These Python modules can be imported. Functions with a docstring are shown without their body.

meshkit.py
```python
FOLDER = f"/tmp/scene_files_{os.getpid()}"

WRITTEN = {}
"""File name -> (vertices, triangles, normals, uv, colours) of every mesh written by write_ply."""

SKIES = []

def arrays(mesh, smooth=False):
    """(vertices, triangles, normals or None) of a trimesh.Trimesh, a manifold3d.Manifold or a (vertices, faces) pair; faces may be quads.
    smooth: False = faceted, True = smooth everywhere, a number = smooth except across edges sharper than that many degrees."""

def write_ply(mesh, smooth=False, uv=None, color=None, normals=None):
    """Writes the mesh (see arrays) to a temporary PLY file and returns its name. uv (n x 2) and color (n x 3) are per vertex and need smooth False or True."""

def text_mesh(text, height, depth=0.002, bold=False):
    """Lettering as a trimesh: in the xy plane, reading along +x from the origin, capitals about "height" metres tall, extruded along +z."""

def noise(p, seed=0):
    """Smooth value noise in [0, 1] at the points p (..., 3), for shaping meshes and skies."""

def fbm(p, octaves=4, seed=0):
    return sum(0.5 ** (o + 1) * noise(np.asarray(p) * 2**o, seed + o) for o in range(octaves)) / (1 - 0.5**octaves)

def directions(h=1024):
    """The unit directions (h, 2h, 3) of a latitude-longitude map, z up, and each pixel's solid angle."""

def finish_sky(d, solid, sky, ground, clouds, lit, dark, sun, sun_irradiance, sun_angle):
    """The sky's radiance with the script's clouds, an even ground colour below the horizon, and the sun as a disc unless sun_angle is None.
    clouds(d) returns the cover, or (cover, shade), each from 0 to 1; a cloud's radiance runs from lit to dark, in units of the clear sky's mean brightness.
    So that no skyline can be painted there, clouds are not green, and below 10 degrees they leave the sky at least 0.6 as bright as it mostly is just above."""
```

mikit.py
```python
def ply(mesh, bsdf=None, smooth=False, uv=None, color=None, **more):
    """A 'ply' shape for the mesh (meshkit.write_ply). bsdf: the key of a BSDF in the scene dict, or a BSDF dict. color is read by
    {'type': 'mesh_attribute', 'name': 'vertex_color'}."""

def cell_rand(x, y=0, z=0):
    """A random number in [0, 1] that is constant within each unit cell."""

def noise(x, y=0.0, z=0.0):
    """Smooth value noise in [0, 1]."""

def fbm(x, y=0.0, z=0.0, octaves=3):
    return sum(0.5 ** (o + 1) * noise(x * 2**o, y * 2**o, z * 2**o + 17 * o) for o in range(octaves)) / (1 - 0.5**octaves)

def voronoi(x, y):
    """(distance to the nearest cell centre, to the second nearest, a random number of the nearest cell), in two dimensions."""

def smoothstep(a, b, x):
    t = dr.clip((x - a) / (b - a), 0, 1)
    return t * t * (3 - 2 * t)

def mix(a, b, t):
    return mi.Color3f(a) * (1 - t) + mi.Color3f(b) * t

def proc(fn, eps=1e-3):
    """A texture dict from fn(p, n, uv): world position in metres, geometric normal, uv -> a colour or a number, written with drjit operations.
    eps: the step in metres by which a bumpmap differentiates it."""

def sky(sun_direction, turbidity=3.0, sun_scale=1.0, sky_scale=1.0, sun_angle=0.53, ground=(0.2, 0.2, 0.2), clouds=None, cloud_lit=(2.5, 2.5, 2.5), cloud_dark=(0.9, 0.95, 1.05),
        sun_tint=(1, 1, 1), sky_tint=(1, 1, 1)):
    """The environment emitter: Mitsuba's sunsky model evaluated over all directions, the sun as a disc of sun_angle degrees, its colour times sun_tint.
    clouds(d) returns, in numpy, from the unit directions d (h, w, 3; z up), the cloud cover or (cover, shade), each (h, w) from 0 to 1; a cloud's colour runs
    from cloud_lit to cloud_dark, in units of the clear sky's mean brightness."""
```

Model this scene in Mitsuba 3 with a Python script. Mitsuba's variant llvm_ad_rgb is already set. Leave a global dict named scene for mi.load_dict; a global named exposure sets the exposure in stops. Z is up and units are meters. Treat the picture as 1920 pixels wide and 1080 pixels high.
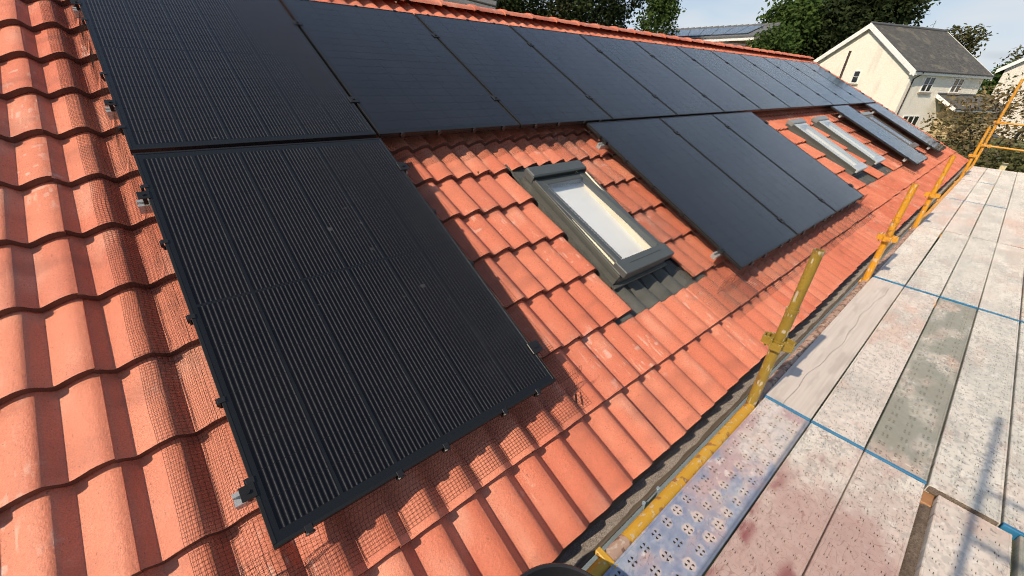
import math, random, numpy as np, trimesh, mitsuba as mi, drjit as dr
import mikit, meshkit
from mikit import noise, fbm, voronoi, cell_rand, smoothstep, mix, proc
from shapely.geometry import Polygon, box as sbox
from shapely.ops import unary_union
T = mi.ScalarTransform4f
rng = np.random.default_rng(7)
random.seed(7)
scene, labels = {}, {}

# ------------------------------------------------------------------ camera, sky, exposure
TH = math.radians(26.2)
C_, S_ = math.cos(TH), math.sin(TH)
# roof coordinates: X along the eave, V up the slope, N out of the roof; origin on the panels' glass plane
RW = np.array([[1, 0, 0], [0, C_, -S_], [0, S_, C_]])
ROOF = np.eye(4); ROOF[:3, :3] = RW
CAMR = np.array([[0.7600462, -0.5608261, 0.32833499], [-0.28231773, -0.74000842, -0.61047869], [0.58534304, 0.37129722, -0.72077174]])
CAMP = np.array([0.0578, -2.0507, 1.4676])
FPX = 763.57
Mw = CAMR @ RW.T                      # rows: right, down, forward in world axes
camw = RW @ CAMP
cm = np.eye(4); cm[:3, 0] = -Mw[0]; cm[:3, 1] = -Mw[1]; cm[:3, 2] = Mw[2]; cm[:3, 3] = camw
scene['camera'] = {'type': 'perspective', 'fov': math.degrees(2 * math.atan(960 / FPX)), 'fov_axis': 'x', 'near_clip': 0.02, 'far_clip': 6000.0,
                   'to_world': T(cm.tolist())}
SUN = (-1.2, 0.05, 1.0)
exposure = 1.84


def clouds(d):
    q = d / np.maximum(d[..., 2:] + 0.18, 0.05)
    n = meshkit.fbm(np.stack([q[..., 0] * 1.1 + 3.1, q[..., 1] * 1.1 + 7.7, q[..., 2] * 0 + 1.5], -1))
    haze = 0.13 + 0.60 * np.exp(-np.maximum(d[..., 2], 0) * 5)
    cover = np.clip((n - 0.42) / 0.2, 0, 1) * 0.60 * np.exp(-np.maximum(d[..., 2] - 0.08, 0) * 4.0) + haze
    return np.clip(cover, 0, 0.92), np.clip((n - 0.60) * 3, 0, 0.45)


scene['sky'] = mikit.sky(SUN, turbidity=3.0, clouds=clouds, cloud_lit=(2.3, 2.45, 2.6), sun_scale=0.95, sun_tint=(0.965, 1.0, 1.07))


def proj(Pw):
    q = (np.atleast_2d(Pw) - camw) @ Mw.T
    return 960 + FPX * q[:, 0] / q[:, 2], 540 + FPX * q[:, 1] / q[:, 2], q[:, 2]


def r2w(p):
    return np.atleast_2d(p) @ RW.T


# ------------------------------------------------------------------ materials
def roofc(p):
    return p.x, p.y * C_ + p.z * S_, p.z * C_ - p.y * S_


def prin(base, rough=0.6, **k):
    return {'type': 'principled', 'base_color': base if isinstance(base, dict) else {'type': 'rgb', 'value': list(base)},
            'roughness': rough, **k}


def two(b):
    return {'type': 'twosided', 'bsdf': b}


def bump(b, fn, scale, eps=1e-3):
    return {'type': 'bumpmap', 'arbitrary': proc(fn, eps), 'scale': scale, 'bsdf': b}


def tile_col(p, n, uv):
    X, V, N = roofc(p)
    i, j = dr.floor((X + 0.28) / 0.3), dr.floor((V + 2.312) / 0.333)
    r = cell_rand(i, j, 3)
    r2 = cell_rand(i, j, 9)
    c = mix((0.530, 0.143, 0.078), (0.610, 0.200, 0.116), r)
    c = mix(c, (0.47, 0.130, 0.080), smoothstep(0.75, 1.0, r2) * 0.5)
    big = fbm(X * 9 + 3 * r, V * 4 + 5 * r2, N * 5, 3)
    c = mix(c, (0.70, 0.40, 0.29), smoothstep(0.50, 0.90, big) * 0.42)                       # pale bloom
    pt = smoothstep(0.52, 0.70, fbm(X * 3.1 + 7, V * 2.7, 2.0, 2))
    c = mix(c, (0.70, 0.47, 0.37), smoothstep(0.66, 0.90, fbm(X * 70, V * 17, 4.0, 2)) * pt * 0.45)
    c = mix(c, (0.74, 0.60, 0.52), smoothstep(0.80, 0.95, noise(X * 34 + 3, V * 26, 8.0)) * pt * 0.35)
    sp = noise(X * 420, V * 420, N * 420)
    c = c * (0.84 + 0.32 * sp)
    dk = noise(X * 190 + 9, V * 190, N * 190)
    c = mix(c, (0.24, 0.075, 0.045), smoothstep(0.84, 0.95, dk) * 0.6)
    c = mix(c, (0.30, 0.095, 0.06), smoothstep(0.50, 0.85, fbm(X * 5.1 + 8, V * 9, 1.0, 3)) * 0.42)
    nv = dr.abs(n.y * C_ + n.z * S_)                  # shade of the tile tail faces, painted into the colour
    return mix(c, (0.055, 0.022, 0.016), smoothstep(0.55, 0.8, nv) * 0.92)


def tile_bump(p, n, uv):
    X, V, N = roofc(p)
    return noise(X * 380, V * 380, N * 380) + 1.6 * noise(X * 130, V * 130, N * 130)


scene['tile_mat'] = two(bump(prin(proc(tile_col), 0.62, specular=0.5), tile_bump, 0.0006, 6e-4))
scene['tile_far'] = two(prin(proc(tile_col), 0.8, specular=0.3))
scene['under_mat'] = two(prin((0.03, 0.028, 0.026), 0.9))
scene['dark_mat'] = two(prin((0.012, 0.012, 0.013), 0.8))
scene['mesh_wire_mat'] = two(prin((0.032, 0.017, 0.014), 0.5, specular=0.4))
scene['frame_mat'] = two(prin((0.010, 0.011, 0.012), 0.45, specular=0.35))
scene['clip_mat'] = two(prin((0.012, 0.012, 0.013), 0.4))
scene['alu_mat'] = two(prin((0.55, 0.55, 0.54), 0.42, metallic=0.6))
scene['bolt_mat'] = two(prin((0.5, 0.5, 0.5), 0.35, metallic=0.9))


def lam_col(p, n, uv):
    d = fbm(p.x * 3, p.y * 3, p.z * 3, 3)
    return mix((0.0085, 0.0100, 0.0115), (0.012, 0.0135, 0.015), d)


def cell_col(p, n, uv):
    u, v = uv.x, uv.y            # metres, from the cell's corner
    k = (u - 0.0052) / 0.0156
    fr = k - dr.floor(k)
    d = dr.abs(fr - 0.5) * 0.0156
    soft = dr.square(dr.maximum(1 - d / 0.0056, 0))
    wire = (0.40 * (1 - smoothstep(0.0004, 0.0014, d)) + 0.60 * soft) * dr.select((k > 0) & (k < 11), 1.0, 0.0)
    dots = 0.70 + 0.30 * noise(v * 160, dr.floor(k), 2.0)
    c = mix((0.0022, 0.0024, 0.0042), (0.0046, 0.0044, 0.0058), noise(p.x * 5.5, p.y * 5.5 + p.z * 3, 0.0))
    dust = smoothstep(0.55, 0.95, fbm(p.x * 9, p.y * 9, p.z * 9, 3))
    c = mix(c, (0.020, 0.021, 0.023), dust * 0.22)
    sm = smoothstep(0.86, 0.97, noise(p.x * 26 + p.y * 9, p.y * 40, p.z * 40)) * smoothstep(0.55, 0.7, fbm(p.x * 3, p.y * 3, p.z * 3 + 5, 2))
    c = mix(c, (0.10, 0.10, 0.10), sm * 0.5)
    return mix(c, (0.100, 0.099, 0.100), wire * dots)


def glass_rough(p, n, uv):
    return 0.035 + 0.07 * fbm(p.x * 6, p.y * 6, p.z * 6, 2)


scene['laminate_mat'] = two(prin(proc(lam_col), 0.06, specular=0.42))
scene['cell_mat'] = two(prin(proc(cell_col), proc(glass_rough), specular=0.28))
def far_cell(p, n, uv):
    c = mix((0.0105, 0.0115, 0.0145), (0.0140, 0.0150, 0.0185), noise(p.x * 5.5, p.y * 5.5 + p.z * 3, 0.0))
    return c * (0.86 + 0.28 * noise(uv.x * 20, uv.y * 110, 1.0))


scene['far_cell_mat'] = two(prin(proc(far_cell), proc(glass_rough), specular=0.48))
scene['win_grey'] = two(prin((0.070, 0.080, 0.080), 0.40, specular=0.5))
scene['win_flank'] = two(prin((0.060, 0.066, 0.060), 0.45, specular=0.5))
scene['win_grey_light'] = two(prin((0.20, 0.215, 0.21), 0.35, specular=0.5))
scene['win_pale'] = two(prin((0.36, 0.40, 0.42), 0.30, specular=0.5))
scene['pine_mat'] = two(prin(proc(lambda p, n, uv: mix((0.66, 0.58, 0.40), (0.74, 0.68, 0.54), fbm(p.x * 60, p.y * 4, p.z * 4, 2))), 0.55))
scene['blind_mat'] = two(prin((0.80, 0.82, 0.80), 0.7))
scene['white_mat'] = two(prin((0.80, 0.80, 0.78), 0.45))
scene['pane_mat'] = {'type': 'thindielectric', 'int_ior': 1.5}


def lead_col(p, n, uv):
    return mix((0.055, 0.058, 0.052), (0.115, 0.115, 0.104), fbm(p.x * 14, p.y * 14, p.z * 14, 3))


scene['lead_mat'] = two(prin(proc(lead_col), 0.6, specular=0.4))


def paint(c1, c2, rust, amount, sc=30.0):
    def f(p, n, uv):
        a = fbm(p.x * 9, p.y * 9, p.z * 9, 2)
        c = mix(c1, c2, a)
        ch = fbm(p.x * sc, p.y * sc, p.z * sc * 0.6 + 3, 3)
        c = mix(c, rust, smoothstep(1 - amount, 1 - amount + 0.08, ch) * 0.85)
        return mix(c, (0.55, 0.50, 0.40), smoothstep(0.62, 0.78, fbm(p.x * 80 + 5, p.y * 80, p.z * 22, 2)) * 0.6)
    return f


scene['yellow_mat'] = two(prin(proc(paint((0.50, 0.27, 0.020), (0.58, 0.33, 0.035), (0.27, 0.12, 0.05), 0.36)), 0.4, specular=0.5))
scene['olive_yellow_mat'] = two(prin(proc(paint((0.21, 0.145, 0.022), (0.30, 0.195, 0.03), (0.20, 0.11, 0.04), 0.36)), 0.38, specular=0.5))
scene['orange_mat'] = two(prin(proc(paint((0.56, 0.235, 0.014), (0.62, 0.30, 0.02), (0.30, 0.13, 0.045), 0.36)), 0.42, specular=0.5))
scene['rust_mat'] = two(prin(proc(paint((0.30, 0.17, 0.12), (0.46, 0.32, 0.24), (0.16, 0.09, 0.06), 0.5, 45.0)), 0.7))
scene['gutter_mat'] = two(prin(proc(lambda p, n, uv: mix((0.09, 0.07, 0.055), (0.16, 0.13, 0.10), fbm(p.x * 12, p.y * 30, p.z * 30, 3))), 0.5))
scene['grit_mat'] = two(bump(prin(proc(lambda p, n, uv: mix((0.09, 0.075, 0.065), (0.42, 0.37, 0.33), noise(p.x * 330, p.y * 330, 0.0) * 0.7 + 0.3 * fbm(p.x * 20, p.y * 20, 3.0, 2))), 0.9),
                        lambda p, n, uv: noise(p.x * 260, p.y * 260, 0.0), 0.002, 1e-3))
scene['fascia_mat'] = two(prin(proc(lambda p, n, uv: mix((0.10, 0.065, 0.04), (0.17, 0.12, 0.08), fbm(p.x * 3, p.y * 40, p.z * 40, 3))), 0.6))
scene['bluegrey_mat'] = two(prin((0.27, 0.34, 0.40), 0.4))
scene['black_plastic'] = two(prin((0.012, 0.012, 0.014), 0.45, specular=0.5))


# scaffold boards: worn paint, plaster and dust over pressed steel
def board(base1, base2, stain, samt, grey=0.25, extra=None, spec=0.0):
    def f(p, n, uv):
        X, Y = p.x, p.y
        a = fbm(X * 4, Y * 9, 1.0, 3)
        c = mix(base1, base2, a)
        fine = fbm(X * 55, Y * 75, 2.0, 3)
        c = mix(c, (0.30, 0.30, 0.275), smoothstep(0.44, 0.74, fine) * grey * 1.7)
        c = mix(c, (0.37, 0.36, 0.325), smoothstep(0.42, 0.70, fbm(X * 3.3 + 11, Y * 7 + 4, 6.0, 4)) * 0.42)
        c = mix(c, (0.50, 0.27, 0.20), smoothstep(0.58, 0.74, fbm(X * 6.3 + 3, Y * 11 + 9, 8.0, 4)) * 0.18)
        st = fbm(X * 3.1 + 4, Y * 6 + 2, 5.0, 3)
        c = mix(c, stain, smoothstep(0.52, 0.70, st) * samt)
        scr = noise(X * 30 + Y * 90, Y * 260 - X * 120, 7.0)
        c = mix(c, (0.16, 0.13, 0.11), smoothstep(0.80, 0.90, scr) * smoothstep(0.45, 0.6, fbm(X * 8, Y * 8, 9.0, 2)) * 0.65)
        c = mix(c, (0.80, 0.77, 0.72), smoothstep(0.62, 0.84, fbm(X * 46 + 4, Y * 46, 3.0, 3)) * 0.5)
        c = mix(c, (0.14, 0.10, 0.08), smoothstep(0.84, 0.90, noise(X * 95, Y * 95, 11.0)) * 0.5)
        return extra(c, X, Y) if extra else c
    return f


def blue_wash(c, X, Y):
    w = smoothstep(0.40, 0.62, fbm(X * 8 + 1, Y * 13, 2.0, 4) * 0.72 + 0.27 * smoothstep(2.1, 0.9, X))
    blue = mix((0.12, 0.19, 0.33), (0.30, 0.36, 0.46), fbm(X * 40, Y * 60, 3.0, 2))
    c = mix(c, blue, w * 0.8)
    lx, ly = X + 0.23, Y + 2.168 + 0.2185
    for q in range(3):                       # cream rings worn round the punched flowers
        a = (lx - 0.05 - (0.0375 if q == 1 else 0.0)) / 0.075
        dx = (a - dr.floor(a + 0.5)) * 0.075
        dy = ly - (0.045 + 0.067 * q)
        d = dr.sqrt(dx * dx + dy * dy) + 0.010 * (noise(X * 90, Y * 90, 4.0) - 0.5)
        c = mix(c, (0.62, 0.51, 0.45), smoothstep(0.027, 0.019, d) * smoothstep(0.40, 0.66, fbm(X * 9, Y * 15, 8.0, 4)) * 0.75)
    edge = smoothstep(-2.366, -2.380, Y)
    return mix(c, (0.10, 0.13, 0.19), edge * 0.7)


def red_wash(c, X, Y):
    t = fbm(X * 5 + 2, Y * 10 + 7, 2.0, 4)
    w = smoothstep(0.40, 0.74, t * 0.70 + 0.42 * smoothstep(2.02, 1.62, X))
    c = mix(c, (0.43, 0.26, 0.225), w * 0.75)
    c = mix(c, (0.23, 0.055, 0.06), smoothstep(0.50, 0.70, fbm(X * 10, Y * 18, 6.0, 4)) * smoothstep(0.45, 0.62, fbm(X * 2.6 + 2, Y * 6, 1.0, 2)) * w * 0.9)
    worm = dr.abs(noise(X * 60 + 6 * noise(X * 25, Y * 25, 1.0), Y * 60, 5.0) - 0.5)
    return mix(c, (0.26, 0.13, 0.11), smoothstep(0.040, 0.010, worm) * 0.5)


def green_wash(c, X, Y):
    w = smoothstep(0.34, 0.56, fbm(X * 4 + 8, Y * 9, 2.0, 4))
    return mix(c, (0.25, 0.255, 0.21), w * 0.8)


bm = lambda f: two(bump(prin(proc(f), 0.62, specular=0.35), lambda p, n, uv: fbm(p.x * 70, p.y * 90, 0.0, 2), 0.0016, 1.5e-3))
scene['board_white'] = bm(board((0.64, 0.595, 0.52), (0.74, 0.69, 0.61), (0.56, 0.43, 0.35), 0.35))
scene['board_grey'] = bm(board((0.60, 0.565, 0.50), (0.70, 0.655, 0.58), (0.45, 0.45, 0.40), 0.45, 0.32))
scene['board_pink'] = bm(board((0.63, 0.54, 0.47), (0.70, 0.63, 0.56), (0.60, 0.40, 0.31), 0.5))
scene['board_blue'] = bm(board((0.58, 0.50, 0.47), (0.64, 0.58, 0.55), (0.38, 0.20, 0.22), 0.55, 0.25, blue_wash))
scene['board_red'] = bm(board((0.66, 0.60, 0.52), (0.72, 0.67, 0.60), (0.58, 0.42, 0.36), 0.4, 0.3, red_wash))
scene['board_green'] = bm(board((0.46, 0.43, 0.36), (0.55, 0.50, 0.43), (0.50, 0.30, 0.22), 0.35, 0.5, green_wash))
scene['board_inside'] = two(prin(proc(lambda p, n, uv: mix((0.07, 0.05, 0.04), (0.24, 0.19, 0.15), noise(p.x * 240, p.y * 240, p.z * 240) * fbm(p.x * 30, p.y * 30, p.z * 30, 2) * 1.6)), 0.85))
scene['blue_band'] = two(prin(proc(lambda p, n, uv: mix((0.014, 0.13, 0.27), (0.04, 0.19, 0.34), fbm(p.x * 40, p.y * 40, 0.0, 2))), 0.45))


def timber_col(p, n, uv):
    g = fbm(p.x * 3, p.y * 130, 1.0, 3)
    c = mix((0.52, 0.45, 0.39), (0.64, 0.57, 0.51), g)
    return mix(c, (0.30, 0.25, 0.21), smoothstep(0.50, 0.8, fbm(p.x * 5, p.y * 24, 4.0, 3)) * 0.30)


scene['board_timber'] = bm(timber_col)
scene['brown_timber'] = two(prin(proc(lambda p, n, uv: mix((0.30, 0.15, 0.075), (0.42, 0.23, 0.12), fbm(p.x * 90, p.y * 5, p.z * 60, 3))), 0.7))
scene['pale_timber'] = two(prin(proc(lambda p, n, uv: mix((0.55, 0.48, 0.26), (0.66, 0.58, 0.36), fbm(p.x * 60, p.y * 60, p.z * 4, 3))), 0.7))


def render_wall(a, b):
    def f(p, n, uv):
        w = fbm(p.x * 0.7, p.y * 0.7, p.z * 0.5, 3)
        c = mix(a, b, w)
        return c * (0.90 + 0.2 * noise(p.x * 18, p.y * 18, p.z * 18)) * (1 - 0.12 * smoothstep(0.55, 0.8, fbm(p.x * 2.5, p.y * 2.5, p.z * 0.35, 2)))
    return f


scene['cream_wall'] = two(prin(proc(render_wall((0.78, 0.735, 0.635), (0.83, 0.79, 0.695))), 0.9))
scene['pinkish_wall'] = two(prin(proc(render_wall((0.50, 0.42, 0.33), (0.56, 0.47, 0.38))), 0.9))
scene['pale_wall'] = two(prin(proc(render_wall((0.66, 0.62, 0.56), (0.72, 0.68, 0.62))), 0.9))


def slate(u, v):
    def f(p, n, uv):
        a, b = uv.x / 0.32, uv.y / 0.2
        j = dr.floor(b)
        i = dr.floor(a + 0.5 * (j - 2 * dr.floor(j / 2)))
        r = cell_rand(i, j, 4)
        c = mix(u, v, r * 0.6 + 0.4 * fbm(uv.x * 0.8, uv.y * 0.8, 0.0, 3))
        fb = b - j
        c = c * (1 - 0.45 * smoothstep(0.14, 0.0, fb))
        return mix(c, (0.17, 0.155, 0.12), smoothstep(0.58, 0.75, fbm(uv.x * 1.7, uv.y * 1.7, 4.0, 3)) * 0.5)
    return f


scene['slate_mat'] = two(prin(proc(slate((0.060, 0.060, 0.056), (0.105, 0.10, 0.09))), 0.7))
scene['dark_glass'] = two(prin((0.012, 0.015, 0.017), 0.05, specular=0.6))
scene['pipe_mat'] = two(prin((0.045, 0.028, 0.025), 0.5))
scene['grey_gutter'] = two(prin((0.05, 0.05, 0.052), 0.5))
scene['sill_mat'] = two(prin((0.33, 0.27, 0.21), 0.8))
scene['stone_mat'] = two(prin(proc(render_wall((0.42, 0.33, 0.18), (0.50, 0.40, 0.24))), 0.9))
scene['pv_mat'] = two(prin((0.05, 0.07, 0.10), 0.15, specular=0.5))
scene['grey_roof'] = two(prin((0.11, 0.115, 0.12), 0.7))
scene['tan_wall'] = two(prin(proc(render_wall((0.52, 0.38, 0.24), (0.60, 0.46, 0.32))), 0.9))


def leafmat(a, b, c3, sc=0.9):
    def f(p, n, uv):
        r = cell_rand(uv.x, uv.y, 3)
        c = mix(a, b, r)
        return mix(c, c3, smoothstep(0.50, 0.72, fbm(p.x * sc, p.y * sc, p.z * sc, 2)) * 0.6)
    return f


def leafy(f):
    return {'type': 'principledthin', 'base_color': proc(f), 'roughness': 0.6, 'diff_trans': 0.55, 'spec_trans': 0.0}


scene['leaf_dark'] = leafy(leafmat((0.022, 0.036, 0.016), (0.058, 0.078, 0.030), (0.036, 0.046, 0.024)))
scene['leaf_green'] = leafy(leafmat((0.042, 0.078, 0.022), (0.10, 0.15, 0.042), (0.06, 0.095, 0.03)))
scene['leaf_olive'] = leafy(leafmat((0.062, 0.072, 0.030), (0.145, 0.14, 0.062), (0.10, 0.085, 0.044)))
scene['leaf_brown'] = leafy(leafmat((0.15, 0.11, 0.052), (0.32, 0.245, 0.125), (0.15, 0.145, 0.065), 1.5))
scene['bark_mat'] = two(prin(proc(lambda p, n, uv: mix((0.06, 0.048, 0.038), (0.13, 0.11, 0.09), fbm(p.x * 8, p.y * 8, p.z * 2, 3))), 0.9))
scene['grass_mat'] = two(prin(proc(lambda p, n, uv: mix((0.035, 0.05, 0.018), (0.09, 0.10, 0.045), fbm(p.x * 0.9, p.y * 0.9, 0.0, 4))), 0.95))
scene['hill_mat'] = two(prin(proc(lambda p, n, uv: mix((0.10, 0.15, 0.13), (0.16, 0.21, 0.17), fbm(p.x * 0.02, p.y * 0.02, p.z * 0.05, 3))), 0.95))


# ------------------------------------------------------------------ helpers
def add(key, mesh, bsdf, smooth=30, M=None, uv=None):
    d = mesh if isinstance(mesh, dict) else mikit.ply(mesh, bsdf, smooth, uv=uv)
    if M is not None:
        d = {**d, 'to_world': T(np.asarray(M, float).tolist())}
    if key in scene:
        n = 1
        while f'{key}_{n:03d}' in scene:
            n += 1
        key = f'{key}_{n:03d}'
    scene[key] = d
    return key


USED = set()


def name(k):
    if k not in USED:
        USED.add(k); return k
    n = 1
    while f'{k}_{n:03d}' in USED:
        n += 1
    USED.add(f'{k}_{n:03d}')
    return f'{k}_{n:03d}'


def lab(key, label, cat=None, group=None, kind=None):
    d = {'label': label} if label else {}
    if cat: d['category'] = cat
    if group: d['group'] = group
    if kind: d['kind'] = kind
    labels[key] = d


def cbox(lo, hi, ch=0.002):
    lo, hi = np.array(lo, float), np.array(hi, float)
    c, h = (lo + hi) / 2, (hi - lo) / 2
    ch = min(ch, h.min() * 0.8)
    pts = []
    for sx in (-1, 1):
        for sy in (-1, 1):
            for sz in (-1, 1):
                s = np.array([sx, sy, sz])
                for a in range(3):
                    e = h.copy(); e -= ch; e[a] = h[a]
                    pts.append(c + s * e)
    m = trimesh.convex.convex_hull(np.array(pts))
    return m


def bx(lo, hi):
    lo, hi = np.array(lo, float), np.array(hi, float)
    m = trimesh.creation.box(hi - lo); m.apply_translation((lo + hi) / 2)
    return m


def cat(*ms):
    out = []
    for m in ms:
        out += m if isinstance(m, list) else [m]
    v, f, k = [], [], 0
    for m in out:
        a, b = (m.vertices, m.faces) if hasattr(m, 'vertices') else m
        v.append(np.asarray(a)); f.append(np.asarray(b) + k); k += len(a)
    return trimesh.Trimesh(np.vstack(v), np.vstack(f), process=False)


def tube(p0, p1, r, n=20, r1=None, hollow=0.0):
    p0, p1 = np.array(p0, float), np.array(p1, float)
    r1 = r if r1 is None else r1
    z = p1 - p0; L = np.linalg.norm(z); z /= L
    a = np.cross(z, [0, 0, 1] if abs(z[2]) < 0.9 else [1, 0, 0]); a /= np.linalg.norm(a)
    b = np.cross(z, a)
    t = np.arange(n) * 2 * np.pi / n
    ring = lambda q, rr: q + rr * (np.cos(t)[:, None] * a + np.sin(t)[:, None] * b)
    rings = [ring(p0, r), ring(p1, r1)]
    if hollow:
        rings += [ring(p1, r1 - hollow), ring(p1 - z * min(L, 0.25), r1 - hollow)]
    v = np.vstack(rings); f = []
    for k in range(len(rings) - 1):
        for i in range(n):
            j = (i + 1) % n
            f += [[k * n + i, k * n + j, (k + 1) * n + j], [k * n + i, (k + 1) * n + j, (k + 1) * n + i]]
    v = np.vstack([v, [p0], [p1 - z * min(L, 0.25) if hollow else p1]])
    m = len(rings) * n
    for i in range(n):
        j = (i + 1) % n
        f += [[m, j, i], [m + 1, (len(rings) - 1) * n + i, (len(rings) - 1) * n + j]]
    return trimesh.Trimesh(v, np.array(f), process=False)


def extrude_x(poly, x0, x1):
    """poly: list of (a, b) in the plane of the two last axes, extruded along the first."""
    m = trimesh.creation.extrude_polygon(Polygon(poly), x1 - x0, engine='earcut')
    v = m.vertices
    return trimesh.Trimesh(np.stack([v[:, 2] + x0, v[:, 0], v[:, 1]], 1), m.faces)


def grid(P):
    """quads of an (a, b, 3) array."""
    a, b = P.shape[:2]
    i, j = np.meshgrid(np.arange(a - 1), np.arange(b - 1), indexing='ij')
    k = (i * b + j).ravel()
    f = np.stack([k, k + 1, k + b + 1, k + b], 1)
    return trimesh.Trimesh(P.reshape(-1, 3), np.vstack([f[:, [0, 1, 2]], f[:, [0, 2, 3]]]), process=False)


# ------------------------------------------------------------------ roof tiles
NT0, V0, GA, TL, AMP = -0.112, -2.312, 0.333, 0.42, 0.037
X0T, COVER = -0.28, 0.30
VERGE = 15.2
RIDGE_V = 2.38


def hx(x):
    q = np.mod((np.asarray(x) + 0.006) / 0.15, 1.0)      # 0 at a crest: short steep drop, then a long convex roll
    drop = 0.5 + 0.5 * np.cos(np.pi * np.clip(q / 0.34, 0, 1))
    t = np.clip((q - 0.34) / 0.66, 0, 1)
    rise = 0.72 * np.sin(np.pi / 2 * t) + 0.28 * (0.5 - 0.5 * np.cos(np.pi * t))
    return AMP * (np.where(q < 0.34, drop, rise) - 1)


def tile_N(X, V):
    v = np.mod(np.asarray(V) - V0, GA)
    x = np.mod(np.asarray(X) - X0T, COVER)
    return NT0 + hx(x) - 0.034 * v / GA


def tile_mesh(xa=0.0, xb=0.303, va=0.0, vb=TL, seed=0, na=23):
    x = np.linspace(xa, xb, na)
    prof = [(0.006, -0.031), (0.0, -0.027), (0.0, -0.0045), (0.0015, -0.0012), (0.005, 0.0), (0.16, 0), (0.30, 0), (vb, 0)]
    P = np.zeros((len(prof), na, 3))
    for k, (v, dn) in enumerate(prof):
        v = max(v, va) if va else v
        P[k, :, 0] = x
        P[k, :, 1] = v
        nz = meshkit.noise(np.stack([x * 14 + seed * 7.3, np.full(na, v * 9), np.full(na, seed * 1.0)], -1)) - 0.5
        P[k, :, 2] = NT0 + hx(x) - 0.034 * v / GA + dn + 0.0016 * nz - 0.004 * np.clip(1 - x / 0.014, 0, 1)
        if k < 4:
            P[k, :, 1] += 0.0022 * (meshkit.noise(np.stack([x * 40 + seed, np.full(na, 1.0 * seed), np.full(na, 3.0)], -1)) - 0.5)
    top = grid(P)
    E = np.stack([P[2:, -1], P[2:, -1] - [0, 0, 0.012]], 1)
    L = np.stack([P[2:, 0] - [0, 0, 0.012], P[2:, 0]], 1)
    m = cat(top, grid(E[:, ::-1]), grid(L[:, ::-1]))
    m.invert()
    return m


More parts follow.
